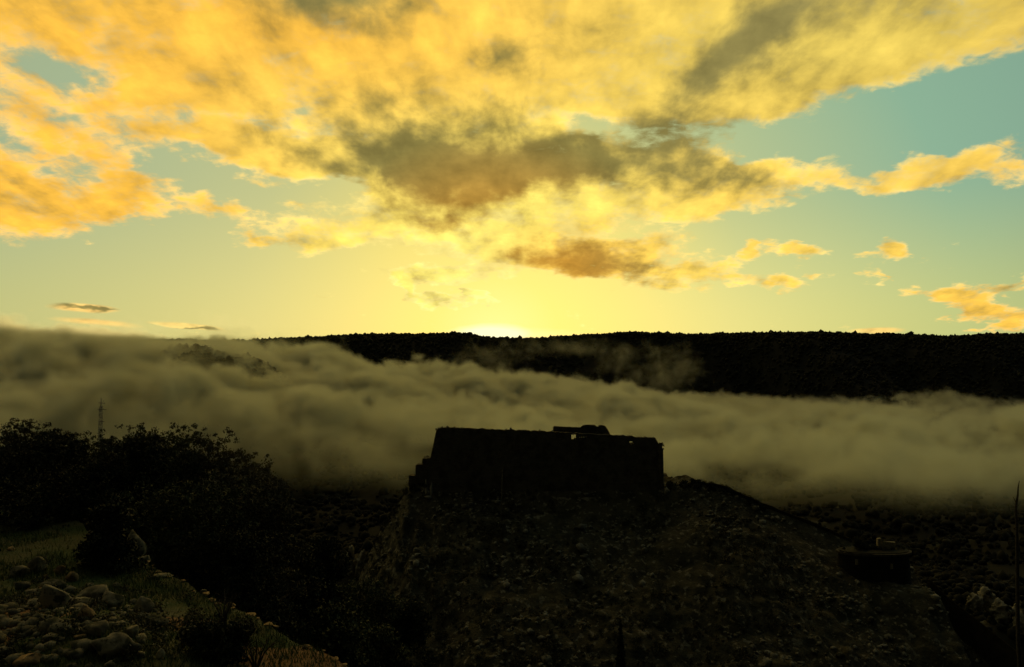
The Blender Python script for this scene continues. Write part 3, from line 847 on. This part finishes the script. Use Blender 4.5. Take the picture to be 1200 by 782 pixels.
def tree(name, loc, h, w, trunk_h, label, cat, leaves=6000, leaf=0.15, mat='leaf', seed=1, group=None, lobes=22, limb=5):
    t = thing(name, loc, label, cat, group)
    rg = random.Random(seed * 13 + 1)
    L = crown_lobes(w, h - trunk_h, lobes, seed)
    c = [(p[0], p[1], p[2] + trunk_h) for p, r in L]; r = [r for p, r in L]
    R0 = 0.035 * h + 0.02
    paths = [[(0, 0, -0.6, R0 * 1.5), (0.03 * h, 0, trunk_h * 0.5, R0), (0.0, 0.02 * h, trunk_h + 0.12 * h, R0 * 0.75), (0.02 * h, 0, h * 0.72, R0 * 0.25)]]
    for i in range(limb):
        q = c[rg.randrange(1, len(c))]
        paths.append([(0.01 * h, 0.01 * h, trunk_h * 0.8 + 0.05 * h * i / limb, R0 * 0.6), (q[0] * 0.45, q[1] * 0.45, trunk_h + (q[2] - trunk_h) * 0.6, R0 * 0.35), (q[0] * .95, q[1] * .95, q[2], R0 * 0.1)])
    tubes('trunk', paths, M['bark'], t)
    leaf_mesh('crown', c, r, leaves, leaf, M[mat], t, shell=0.35, tuft=26)
    return t

def copy_tree(src, loc, rz, scale, label=None, group=None):
    c = src.copy(); COL.objects.link(c)
    c.location = loc; c.rotation_euler = (0, 0, rz); c.scale = scale
    if label: c['label'] = label
    if group: c['group'] = group
    for ch in list(src.children):
        d = ch.copy(); COL.objects.link(d); d.parent = c
    return c

def root_for(px_, py_top, d, h):
    """base of a plant of height h whose top shows at that pixel"""
    p = at(px_, py_top, d)
    return (p.x, p.y, p.z - h)

# the clump behind the terrace: px, py of the top, distance, height, width, label
CLUMP = [
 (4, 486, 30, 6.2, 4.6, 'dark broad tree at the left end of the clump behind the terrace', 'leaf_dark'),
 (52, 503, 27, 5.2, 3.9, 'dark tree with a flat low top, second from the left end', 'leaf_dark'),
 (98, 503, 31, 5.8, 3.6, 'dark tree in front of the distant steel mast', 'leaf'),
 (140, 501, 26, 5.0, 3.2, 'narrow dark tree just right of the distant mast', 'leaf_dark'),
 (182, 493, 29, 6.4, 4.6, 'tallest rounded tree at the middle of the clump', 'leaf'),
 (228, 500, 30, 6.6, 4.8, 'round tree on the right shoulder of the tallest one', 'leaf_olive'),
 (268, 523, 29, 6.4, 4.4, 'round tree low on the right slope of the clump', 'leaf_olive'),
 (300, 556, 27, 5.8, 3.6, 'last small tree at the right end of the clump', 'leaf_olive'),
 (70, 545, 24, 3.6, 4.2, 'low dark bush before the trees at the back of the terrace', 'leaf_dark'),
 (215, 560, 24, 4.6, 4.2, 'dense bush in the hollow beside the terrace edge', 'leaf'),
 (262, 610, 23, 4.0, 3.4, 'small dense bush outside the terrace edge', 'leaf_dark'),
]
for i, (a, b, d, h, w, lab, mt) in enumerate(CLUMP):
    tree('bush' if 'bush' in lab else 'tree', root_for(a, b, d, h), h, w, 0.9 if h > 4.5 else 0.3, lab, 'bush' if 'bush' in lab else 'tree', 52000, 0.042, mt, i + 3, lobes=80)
for i, (a, b, d, h, w, lab) in enumerate([
 (365, 622, 34, 5.2, 3.6, 'dark round tree in the ravine below the pale crag'),
 (415, 668, 44, 6.0, 4.4, 'round tree low in the ravine right of the dark one'),
 (330, 660, 30, 4.0, 3.0, 'small bushy tree between terrace edge and ravine tree'),
 (395, 712, 26, 4.0, 3.2, 'leafy tree just beyond the lower end of the terrace edge'),
 (468, 690, 62, 7.5, 6.0, 'broad tree at the foot of the cliff'),
 (440, 742, 34, 5.0, 4.2, 'tree at the bottom of the view left of the slope')]):
    tree('tree', root_for(a, b, d, h), h, w, 0.9, lab, 'tree', 26000, 0.06 if d < 50 else 0.11, 'leaf_dark' if i % 2 == 0 else 'leaf', i + 31, lobes=26)
# ravine wood between the viewer and the fort hill
proto = None
rgv = random.Random(5)
for i in range(46):
    a = rgv.uniform(395, 640); d = rgv.uniform(80, 190)
    p = at(a, 600, d)
    z = float(land_z(np.array([p.x]), np.array([p.y]))[0])
    lab = 'dark round bush in the shaded ravine below the fort hill'
    if proto is None:
        proto = tree('bush', (p.x, p.y, z - 0.3), 6.0, 7.0, 0.5, lab, 'bush', 5000, 0.28, 'leaf', 77, 'bushes in the ravine', 26)
    else:
        s = rgv.uniform(0.6, 1.25)
        copy_tree(proto, (p.x, p.y, z - 0.3), rgv.uniform(0, 6.28), (s, s, s * rgv.uniform(0.8, 1.15)))

p = at(1008, 626, 317)
tree('bush', (p.x, 317, bz), 5.0, 7.2, 0.3, 'dark bush growing on top of the round bastion', 'bush', 7000, 0.2, 'leaf_dark', 55, lobes=20)
# dense dark bush with a thick stem on the terrace
DT = 18.3
b_ = at(124, 588, DT)
t = thing('dark_bush', (b_.x, b_.y, at(124, 700, DT).z + 0.12), 'narrow dark bush growing on the terrace in front of a pale pointed rock', 'bush')
hh = b_.z - t.location.z
lb = [((0.15, 0, hh * .90), .34), ((-.08, .1, hh * .80), .40), ((.32, 0, hh * .78), .34), ((0, 0, hh * .62), .46), ((-.22, 0, hh * .45), .44), ((.28, .1, hh * .42), .46), ((-.3, .1, hh * .24), .50), ((.3, 0, hh * .20), .55), ((.7, .1, hh * .12), .45), ((0.1, 0, hh * .08), .55)]
tubes('stem', [[(0, 0, -.3, .2), (.05, 0, hh * .4, .16), (.12, 0, hh * .85, .07)], [(0, 0, .2, .12), (-.3, 0, hh * .4, .05)], [(0, 0, .2, .1), (.4, 0, hh * .35, .04)]], M['bark'], t)
leaf_mesh('foliage', [p for p, r in lb], [r for p, r in lb], 14000, 0.045, M['leaf_dark'], t, shell=0.2, tuft=22)

# cypress on the lower slope
p = at(725, 716, 262); zb = float(hill_z(np.array([p.x]), np.array([258.0]))[0])
cy = thing('cypress_tree', (p.x, 258, zb - 0.5), 'thin dark cypress spire on the slope at the bottom of the view', 'tree')
ch = p.z - zb + 0.5
tubes('trunk', [[(0, 0, 0, .3), (0, 0, ch * .5, .2), (0, 0, ch * .98, .04)]], M['bark'], cy)
leaf_mesh('crown', [(random.uniform(-.2, .2), random.uniform(-.2, .2), ch * (0.06 + .9 * i / 30)) for i in range(31)], [max(.25, 1.9 * (1 - i / 31) ** .8) for i in range(31)], 9000, 0.3, M['leaf_dark'], cy, shell=0.2)

# tall pale pole before the fort and a bare leaning stem at the right
p0, p1 = at(588, 609, 324.6), at(588.6, 551, 324.6)
pole = thing('pole', (p0.x, p0.y, p0.z - 1), 'thin pale pole standing on the slope in front of the fortress', 'pole')
hp = p1.z - p0.z + 1
tubes('shaft', [[(0, 0, 0, .22), (0.05, 0, hp * .5, .19), (.2, 0, hp, .14)]], M['stone'], pole, 8)
prism('cross_arm', [(-.7, -.28), (1.0, -.28), (1.0, -.16), (-.7, -.16)], hp - .9, hp - .7, M['dead_wood'], pole)

S = [at(px_, py_, 45) for px_, py_ in ((1191.5, 612), (1190.5, 600), (1191.2, 590), (1192.8, 580), (1193.2, 571), (1194.6, 563.5))]
zg = float(land_z(np.array([S[0].x]), np.array([45.0]))[0])
snag = thing('dead_tree', (S[0].x, 45, zg), 'slender bare dead stem bending upward at the right edge', 'dead tree')
tubes('stem', [[(0.2, 0, -.5, .13), (-.1, 0, (S[0].z - zg) * .5, .11)] + [(q.x - S[0].x, 0, q.z - zg, r) for q, r in zip(S, (.085, .07, .06, .05, .035, .015))]], M['dead_wood'], snag)
q = S[2]
tubes('twig', [[(q.x - S[0].x, 0, q.z - zg, .03), (q.x - S[0].x - .12, .1, q.z - zg + .35, .012)]], M['dead_wood'], snag)
q = at(1197, 630, 45)
tubes('branch', [[(0, 0, (q.z - zg) - .9, .05), (q.x - S[0].x, .1, q.z - zg, .03), (q.x - S[0].x + .7, .2, q.z - zg - .25, .015)]], M['dead_wood'], snag)

# steel mast on the left spur
p1 = at(118.5, 466, 190)
zg = float(land_z(np.array([p1.x]), np.array([190.0]))[0])
mast = thing('mast', (p1.x, 190, zg), 'thin steel lattice mast with short arms rising before the fog', 'mast')
hm = p1.z - zg
leg = [[(sx_ * .55, sy_ * .55, -1, .09), (sx_ * .22, sy_ * .22, hm * .93, .06)] for sx_ in (-1, 1) for sy_ in (-1, 1)]
br = []
for i in range(16):
    z0, z1 = hm * .93 * i / 16, hm * .93 * (i + 1) / 16
    f0, f1 = .55 - .33 * i / 16, .55 - .33 * (i + 1) / 16
    s_ = 1 if i % 2 else -1
    br += [[(-s_ * f0, -f0, z0, .035), (s_ * f1, -f1, z1, .035)], [(-s_ * f0, f0, z0, .035), (s_ * f1, f1, z1, .035)], [(-f0, -s_ * f0, z0, .035), (-f1, s_ * f1, z1, .035)], [(f0, -s_ * f0, z0, .035), (f1, s_ * f1, z1, .035)]]
for pth in leg: tubes('leg', [pth], M['metal'], mast, 4)
tubes('lattice', br, M['metal'], mast, 4)
tubes('antenna', [[(0, 0, hm * .92, .12), (0, 0, hm, .05)]], M['metal'], mast, 6)
for f, l in ((.955, 1.0), (.90, 1.3), (.80, .9)):
    tubes('arm', [[(-l * .6, 0, hm * f, .06), (l, 0, hm * f - .1, .06)]], M['metal'], mast, 5)

# pale crags
def crag(px0, px1, py0, py1, d, depth, base, label, seed):
    x0, x1 = at(px0, py0, d).x, at(px1, py0, d).x
    zt = at(px0, py0, d).z; z1 = at(px0, py1, d).z
    t = thing('crag', ((x0 + x1) / 2, d, base), label, 'rock')
    v, f = ico(4)
    n = fbm(v[:, 0] * 2.2 + seed, v[:, 2] * 2.2 + v[:, 1] * 1.7, 5, seed)
    r_ = 1 + 0.45 * n
    r_ *= 1 - 0.12 * (np.floor(v[:, 2] * 5) % 2)
    V = v * r_[:, None] * np.array([(x1 - x0) / 2, depth, (zt - base)])
    make_mesh('rock', V, f, M['outcrop'], False, t)
for a_, b_, c_, e_, d_, lab, sd in (
 (495, 510, 564, 604, 343.5, 'tall pale rock face in the cliff under the left end of the fortress', 21),
 (463, 476, 636, 668, 338, 'narrow pale rock face low in the cliff', 24),
 (403, 418, 645, 664, 374, 'pale rounded limestone knob at the foot of the cliff, left of its twin', 3),
 (417, 432, 647, 662, 371, 'pale limestone knob against the foot of the cliff, right of its twin', 5),
 (1134, 1150, 696, 703, 394, 'small pale ledge just beyond the steep rampart', 8),
 (1146, 1166, 690, 700, 398, 'topmost pale ledge on the spur beyond the steep rampart', 9),
 (1160, 1184, 702, 713, 388, 'middle pale ledge on the spur beyond the steep rampart', 12),
 (1182, 1206, 706, 719, 390, 'pale ledge at the right edge of the spur', 15),
 (1186, 1212, 719, 731, 378, 'lowest pale ledge at the right edge, nearest the rampart', 18)):
    zz_ = at(a_, e_, d_).z
    crag(a_, b_, c_, e_, d_, 4.0, zz_ - 1.5, lab, sd)

# scrub over the slope and round the ridge foot
n = 9000
x = RNG.uniform(-90, 260, n); y = RNG.uniform(200, 349, n)
yc = np.interp(x, CREST[:, 0], CREST[:, 1])
keep = (y < yc + 2) & (fbm(x / 30, y / 22, 4, 88) > -0.02)
x, y = x[keep], y[keep]
r = RNG.uniform(0.35, 1.15, len(x)) * (1 + 1.4 * (RNG.random(len(x)) > .96))
cz = hill_z(x, y) + r * 0.3
o = leaf_mesh('scrub', np.stack([x, y, cz], -1), r, 190000, 0.30, M['leaf_olive'], shell=0.3)
tag(o, 'low dry scrub covering the steep slope below the fortress', 'scrub', kind='stuff')
n = 5200
x = RNG.uniform(-66, 200, n); y = RNG.uniform(225, 347, n)
yc = np.interp(x, CREST[:, 0], CREST[:, 1])
keep = (y < yc - 2) & (fbm(x / 16, y / 16, 4, 95) > 0.02 - 0.25 * sstep(-25, -48, x))
x, y = x[keep], y[keep]
r = RNG.gamma(2.0, 0.24, len(x)) + 0.15
o = blob_field('debris', np.stack([x, y, hill_z(x, y) + r * .1], -1), r, r * RNG.uniform(.5, 1.0, len(x)), M['outcrop'], 0.4)
tag(o, 'pale broken rocks strewn over the slope below the fortress', 'rocks', kind='stuff')
x = np.concatenate([RNG.uniform(67, 106, 150), RNG.normal(143, 5.5, 40), RNG.uniform(-66, -36, 90)])
yc = np.interp(x, CREST[:, 0], CREST[:, 1]) + RNG.uniform(-3, 3, len(x))
r = RNG.uniform(0.5, 1.4, len(x))
z = np.where((x > 130) & (x < 156), bz + r * .6, hill_z(x, yc) + r * .3)
o = leaf_mesh('shrubbery', np.stack([x, np.where((x > 130) & (x < 156), 317, yc), z], -1), r, 22000, 0.26, M['leaf_dark'], shell=0.2)
tag(o, 'dark shrubbery along the crest on both sides of the fortress', 'shrubbery', kind='stuff')

# ================================================================ the terrace in front
E0, E1 = np.array([-10.36, 20.89]), np.array([-0.2, 10.16])
EU = (E1 - E0) / np.linalg.norm(E1 - E0); EN = np.array([EU[1], -EU[0]])
if EN[0] > 0: EN = -EN
def terr_z(x, y):
    v = (x - E0[0]) * EN[0] + (y - E0[1]) * EN[1]
    z = -4.72 + 0.16 * fbm(x / 1.6, y / 1.6, 4, 5) + 0.25 * fbm(x / 5, y / 5, 3, 6) * sstep(0.3, 3, v)
    z = z + 0.55 * np.exp(-((x + 8.0) / 2.0) ** 2 - ((y - 13.2) / 1.9) ** 2) + 0.25 * sstep(16, 24, y)
    z = z + 0.35 * np.exp(-((x + 5.9) / 1.5) ** 2 - ((y - 11.6) / 1.2) ** 2)
    return z
uu, vv = np.linspace(-9, 16, 300), np.concatenate([[0.0], np.linspace(0.02, 16, 200)])
U, V = np.meshgrid(uu, vv, indexing='ij')
wob = 0.14 * fbm(U / 0.8, U * 0, 3, 15)
X = E0[0] + EU[0] * U + EN[0] * (V + wob * np.exp(-V)); Y = E0[1] + EU[1] * U + EN[1] * (V + wob * np.exp(-V))
o = make_mesh('terrace', np.stack([X, Y, terr_z(X, Y)], -1).reshape(-1, 3), grid_faces(300, 201), M['terrace'], True)
tag(o, kind='structure')

rw = thing('retaining_wall', (0, 0, 0), 'rough dry stone retaining wall along the outer terrace edge', 'stone wall')
VV, FF = [], []
for i in range(80):
    u = -9 + 25 * i / 79
    w_ = float(0.14 * fbm(np.array([u / 0.8]), np.array([0.0]), 3, 15)[0])
    p = E0 + EU * u + EN * (w_ + 0.01)
    zt = float(terr_z(p[0], p[1])) - 0.03
    q = p - EN * 0.12
    VV += [(p[0], p[1], zt), (q[0], q[1], zt - 0.35), (q[0] - EN[0] * .5, q[1] - EN[1] * .5, zt - 5.5)]
for i in range(79):
    a, b = i * 3, i * 3 + 3
    FF += [[a, a + 1, b + 1, b], [a + 1, a + 2, b + 2, b + 1]]
make_mesh('wall_face', VV, FF, M['stone'], False, rw)

def stone_mesh(name, rx_, ry_, rz_, mat, parent, seed, sub=3):
    v, f = ico(sub)
    n1_ = fbm(v[:, 0] * 1.3 + seed * 3.7, v[:, 1] * 1.3 + v[:, 2] * 1.9 + seed, 4, seed)
    V = v * (1 + 0.60 * n1_)[:, None]
    # a few flat cleaved faces
    rg = np.random.default_rng(seed)
    for _ in range(16):
        d = rg.normal(size=3); d /= np.linalg.norm(d)
        h = V @ d; lim = rg.uniform(0.48, 0.78)
        V = V - np.maximum(h - lim, 0)[:, None] * d[None] * 0.95
    V = V * (1 + 0.10 * fbm(V[:, 0] * 5 + seed, V[:, 1] * 5 + V[:, 2] * 6, 3, seed + 1))[:, None]
    return make_mesh(name, V * np.array([rx_, ry_, rz_]), f, mat, False, parent)

xe = []
for i in range(72):
    if random.random() < 0.45: continue
    u = -1.0 + i * 0.22 + random.uniform(-.15, .15)
    p = E0 + EU * u + EN * random.uniform(-.05, .12)
    xe.append((p, random.uniform(.035, .10) * (1.5 if i % 9 == 4 else 1), i))
vs, fs, off = [], [], 0
for p, r_, i in xe:
    o = stone_mesh('stone', r_ * 1.5, r_, r_ * .4, M['stone_ochre'], None, 200 + i, 2)
    me = o.data
    a = math.atan2(EU[1], EU[0])
    for v_ in me.vertices:
        x_, y_ = v_.co.x * math.cos(a) - v_.co.y * math.sin(a), v_.co.x * math.sin(a) + v_.co.y * math.cos(a)
        vs.append((x_ + p[0], y_ + p[1], v_.co.z + float(terr_z(p[0], p[1])) + 0.02))
    fs += [[k + off for k in q.vertices] for q in me.polygons]
    off = len(vs)
    bpy.data.objects.remove(o); bpy.data.meshes.remove(me)
make_mesh('coping', vs, fs, M['stone_ochre'], False, rw)

def on_terrace(px_, py_):
    d = pix_dir(px_, py_)
    y = 15.0
    for _ in range(40):
        z = float(terr_z(d.x / d.y * y, y))
        y += 0.6 * (z / (d.z / d.y) - y)
    return d.x / d.y * y, y, z

ROCKS = [  # px, py of the foot, width px, height px, material, label
 (61, 716, 42, 34, 'stone', 'large rounded grey rock in the middle of the rubble heap'),
 (97, 727, 27, 18, 'stone_ochre', 'wedge shaped ochre rock right of the large rounded grey one'),
 (106, 747, 37, 20, 'stone', 'oblong grey rock with tan top below the ochre wedge'),
 (67, 675, 14, 12, 'stone_ochre', 'small ochre rock on the crest of the rubble heap'),
 (50, 680, 8, 6, 'stone_ochre', 'tiny ochre stone left of the small ochre crest rock'),
 (83, 682, 19, 13, 'stone_ochre', 'brown rock leaning at the foot of the dark bush'),
 (103, 689, 11, 6, 'stone_pale', 'bright cream stone beside the foot of the dark bush'),
 (60, 690, 32, 13, 'stone', 'flat grey rock under the small ochre crest rock'),
 (39, 672, 29, 18, 'stone', 'grey rock at the top of the rubble heap'),
 (20, 677, 27, 16, 'stone', 'grey rock at the upper left end of the rubble heap'),
 (22, 692, 25, 11, 'stone', 'low flat grey rock on the left of the heap'),
 (103, 709, 42, 24, 'stone', 'wide mossy grey rock below the dark bush'),
 (131, 716, 32, 22, 'stone', 'square grey rock right of the wide mossy one'),
 (165, 724, 29, 23, 'stone', 'blocky grey rock by the grass at the right of the heap'),
 (182, 740, 26, 22, 'stone', 'upright grey rock at the right end of the heap'),
 (152, 749, 15, 18, 'stone_pale', 'pale upright stone wedged between grey rocks'),
 (163, 752, 17, 8, 'stone_pale', 'bright flat stone at the foot of the pale upright one'),
 (185, 774, 11, 13, 'stone_pale', 'small pale stone low at the right of the heap'),
 (130, 772, 64, 30, 'stone', 'biggest grey boulder at the bottom of the heap'),
 (89, 753, 19, 9, 'stone_ochre', 'flat ochre stone left of the biggest boulder'),
 (66, 745, 30, 16, 'stone', 'grey rock by the ochre soil left of the oblong one'),
 (28, 783, 42, 16, 'stone_ochre', 'broad ochre slab in the bare soil at the bottom left corner'),
 (10, 646, 13, 6, 'stone_ochre', 'small tan stone alone in the grass at the left'),
 (93, 645, 10, 5, 'stone_ochre', 'little tan stone in grass left of the dark bush'),
 (21, 624, 15, 7, 'stone', 'grey stone at the back of the terrace under the trees'),
 (155, 649, 26, 33, 'stone', 'tall pointed pale rock behind the dark bush'),
 (168, 660, 17, 10, 'stone', 'low grey stone right of the tall pointed rock'),
 (186, 678, 24, 6, 'stone_pale', 'flat pale stone lying in the grass near the edge'),
 (210, 761, 12, 10, 'stone_pale', 'pale stone beside the dark round bush at the bottom'),
 (268, 713, 15, 6, 'stone_ochre', 'bright yellowish stone on the terrace edge behind bare twigs'),
 (357, 762, 16, 5, 'stone_ochre', 'flat yellowish stone on the lower terrace edge'),
 (236, 697, 13, 5, 'stone', 'thin grey stone on the upper terrace edge'),
]
for i, (a, b, w, h, mt, lab) in enumerate(ROCKS):
    x, y, z = on_terrace(a, b)
    s = y / FPX
    k = h * s * 0.62
    w *= 0.86; h *= 0.90
    t = stone_mesh('rock', w * s * 0.62, max(w * s * 0.45, h * s * .4), k, M[mt], None, 300 + i)
    t.location = (x, y + 0.1, z + k * 0.55)
    t.rotation_euler = (0, 0, 0)
    tag(t, lab, 'rock', 'rocks of the rubble heap' if 'heap' in lab else None)

# loose rubble
def rubble_at():
    while True:
        x, y = random.gauss(-8.0, 1.5), random.gauss(12.9, 1.4)
        if (x - E0[0]) * EN[0] + (y - E0[1]) * EN[1] > 0.3 and x / y < -0.43: return x, y
pts = np.array([rubble_at() for _ in range(750)])
r = RNG.gamma(2.0, 0.024, len(pts)) + 0.02
o = blob_field('rubble', np.stack([pts[:, 0], pts[:, 1], terr_z(pts[:, 0], pts[:, 1]) + r * .25], -1), r, r * .7, M['stone'], 0.35, ICO1)
tag(o, 'small loose stones scattered between the rocks of the heap', 'rubble', kind='stuff')

# grass on the terrace
n = 110000
u = RNG.uniform(-8, 15, n); v = RNG.uniform(0.05, 13, n)
x = E0[0] + EU[0] * u + EN[0] * v; y = E0[1] + EU[1] * u + EN[1] * v
dirt = fbm(x / 2.2, y / 2.2, 3, 19)
keep = (dirt > -0.05) | (RNG.random(n) < 0.12)
x, y = x[keep], y[keep]; n = len(x)
z = terr_z(x, y) - 0.01
h = RNG.uniform(0.05, 0.17, n); a = RNG.uniform(0, 6.283, n); l = RNG.uniform(-.07, .07, (n, 2)); wd = 0.011
V = np.stack([np.stack([x - wd * np.cos(a), y - wd * np.sin(a), z], -1), np.stack([x + wd * np.cos(a), y + wd * np.sin(a), z], -1), np.stack([x + l[:, 0], y + l[:, 1], z + h], -1)], 1).reshape(-1, 3)
M['grass'] = material('grass_green', leafy((0.055, 0.085, 0.020), (0.12, 0.14, 0.042)), 0.8)
o = make_mesh('grass', V, np.arange(n * 3).reshape(-1, 3), M['grass'])
tag(o, 'short green grass between the stones of the terrace', 'grass', kind='stuff')

# low herbs between the rocks
hp_ = []
while len(hp_) < 240:
    x, y = random.gauss(-7.6, 2.0), random.gauss(13.4, 2.0)
    if (x - E0[0]) * EN[0] + (y - E0[1]) * EN[1] > 0.15 and fbm(np.array([x / 1.3]), np.array([y / 1.3]), 3, 33)[0] > -0.1:
        hp_.append((x, y, float(terr_z(x, y)) + random.uniform(0.0, 0.08)))
o = leaf_mesh('weeds', hp_, [random.uniform(.07, .22) for _ in hp_], 26000, 0.022, M['leaf_olive'], shell=0.1)
tag(o, 'low dark weeds growing between the rocks of the heap', 'weeds', kind='stuff')

# dark round bush and bare twigs at the bottom
x, y, z = on_terrace(248, 775)
t = thing('round_bush', (x, y, z), 'dark round bush at the bottom of the terrace below bare twigs', 'bush')
lb = [((random.uniform(-.45, .45), random.uniform(-.3, .3), random.uniform(.1, .5)), random.uniform(.16, .28)) for _ in range(16)]
tubes('stem', [[(0, 0, -.1, .03), (random.uniform(-.4, .4), random.uniform(-.3, .3), .5, .008)] for _ in range(9)], M['dead_wood'], t, 5)
leaf_mesh('foliage', [p for p, r_ in lb], [r_ for p, r_ in lb], 9000, 0.028, M['leaf_dark'], t, shell=0.2, tuft=22)
def twiggy(px_, py_, hgt, n, spread, label, seed):
    x, y, z = on_terrace(px_, py_)
    t = thing('dry_shrub', (x, y, z), label, 'shrub')
    rg = random.Random(seed)
    stems, twigs = [], []
    for i in range(n):
        a = rg.uniform(0, 6.283); s = spread * rg.uniform(.3, 1); hh_ = hgt * rg.uniform(.6, 1)
        mid = (s * .35 * math.cos(a), s * .35 * math.sin(a), hh_ * .5); tip = (s * math.cos(a) + rg.uniform(-.06, .06), s * math.sin(a), hh_)
        stems.append([(0, 0, -.05, .018), (*mid, .012), (*tip, .004)])
        for k in range(4):
            f = rg.uniform(.3, .9)
            q = [mid[j] + (tip[j] - mid[j]) * f for j in range(3)]
            twigs.append([(*q, .006), (q[0] + rg.uniform(-.18, .18), q[1] + rg.uniform(-.12, .12), q[2] + rg.uniform(.02, .2), .002)])
    tubes('stem', stems, M['dead_wood'], t, 5); tubes('twig', twigs, M['dead_wood'], t, 4)
twiggy(262, 737, .62, 9, .34, 'bare dry shrub with upright twigs before the terrace edge', 4)
twiggy(300, 783, .50, 6, .42, 'bare arching twigs in the dry soil right of the round bush', 9)
twiggy(53, 668, .40, 5, .25, 'small bare shrub on the crest of the rubble heap', 14)
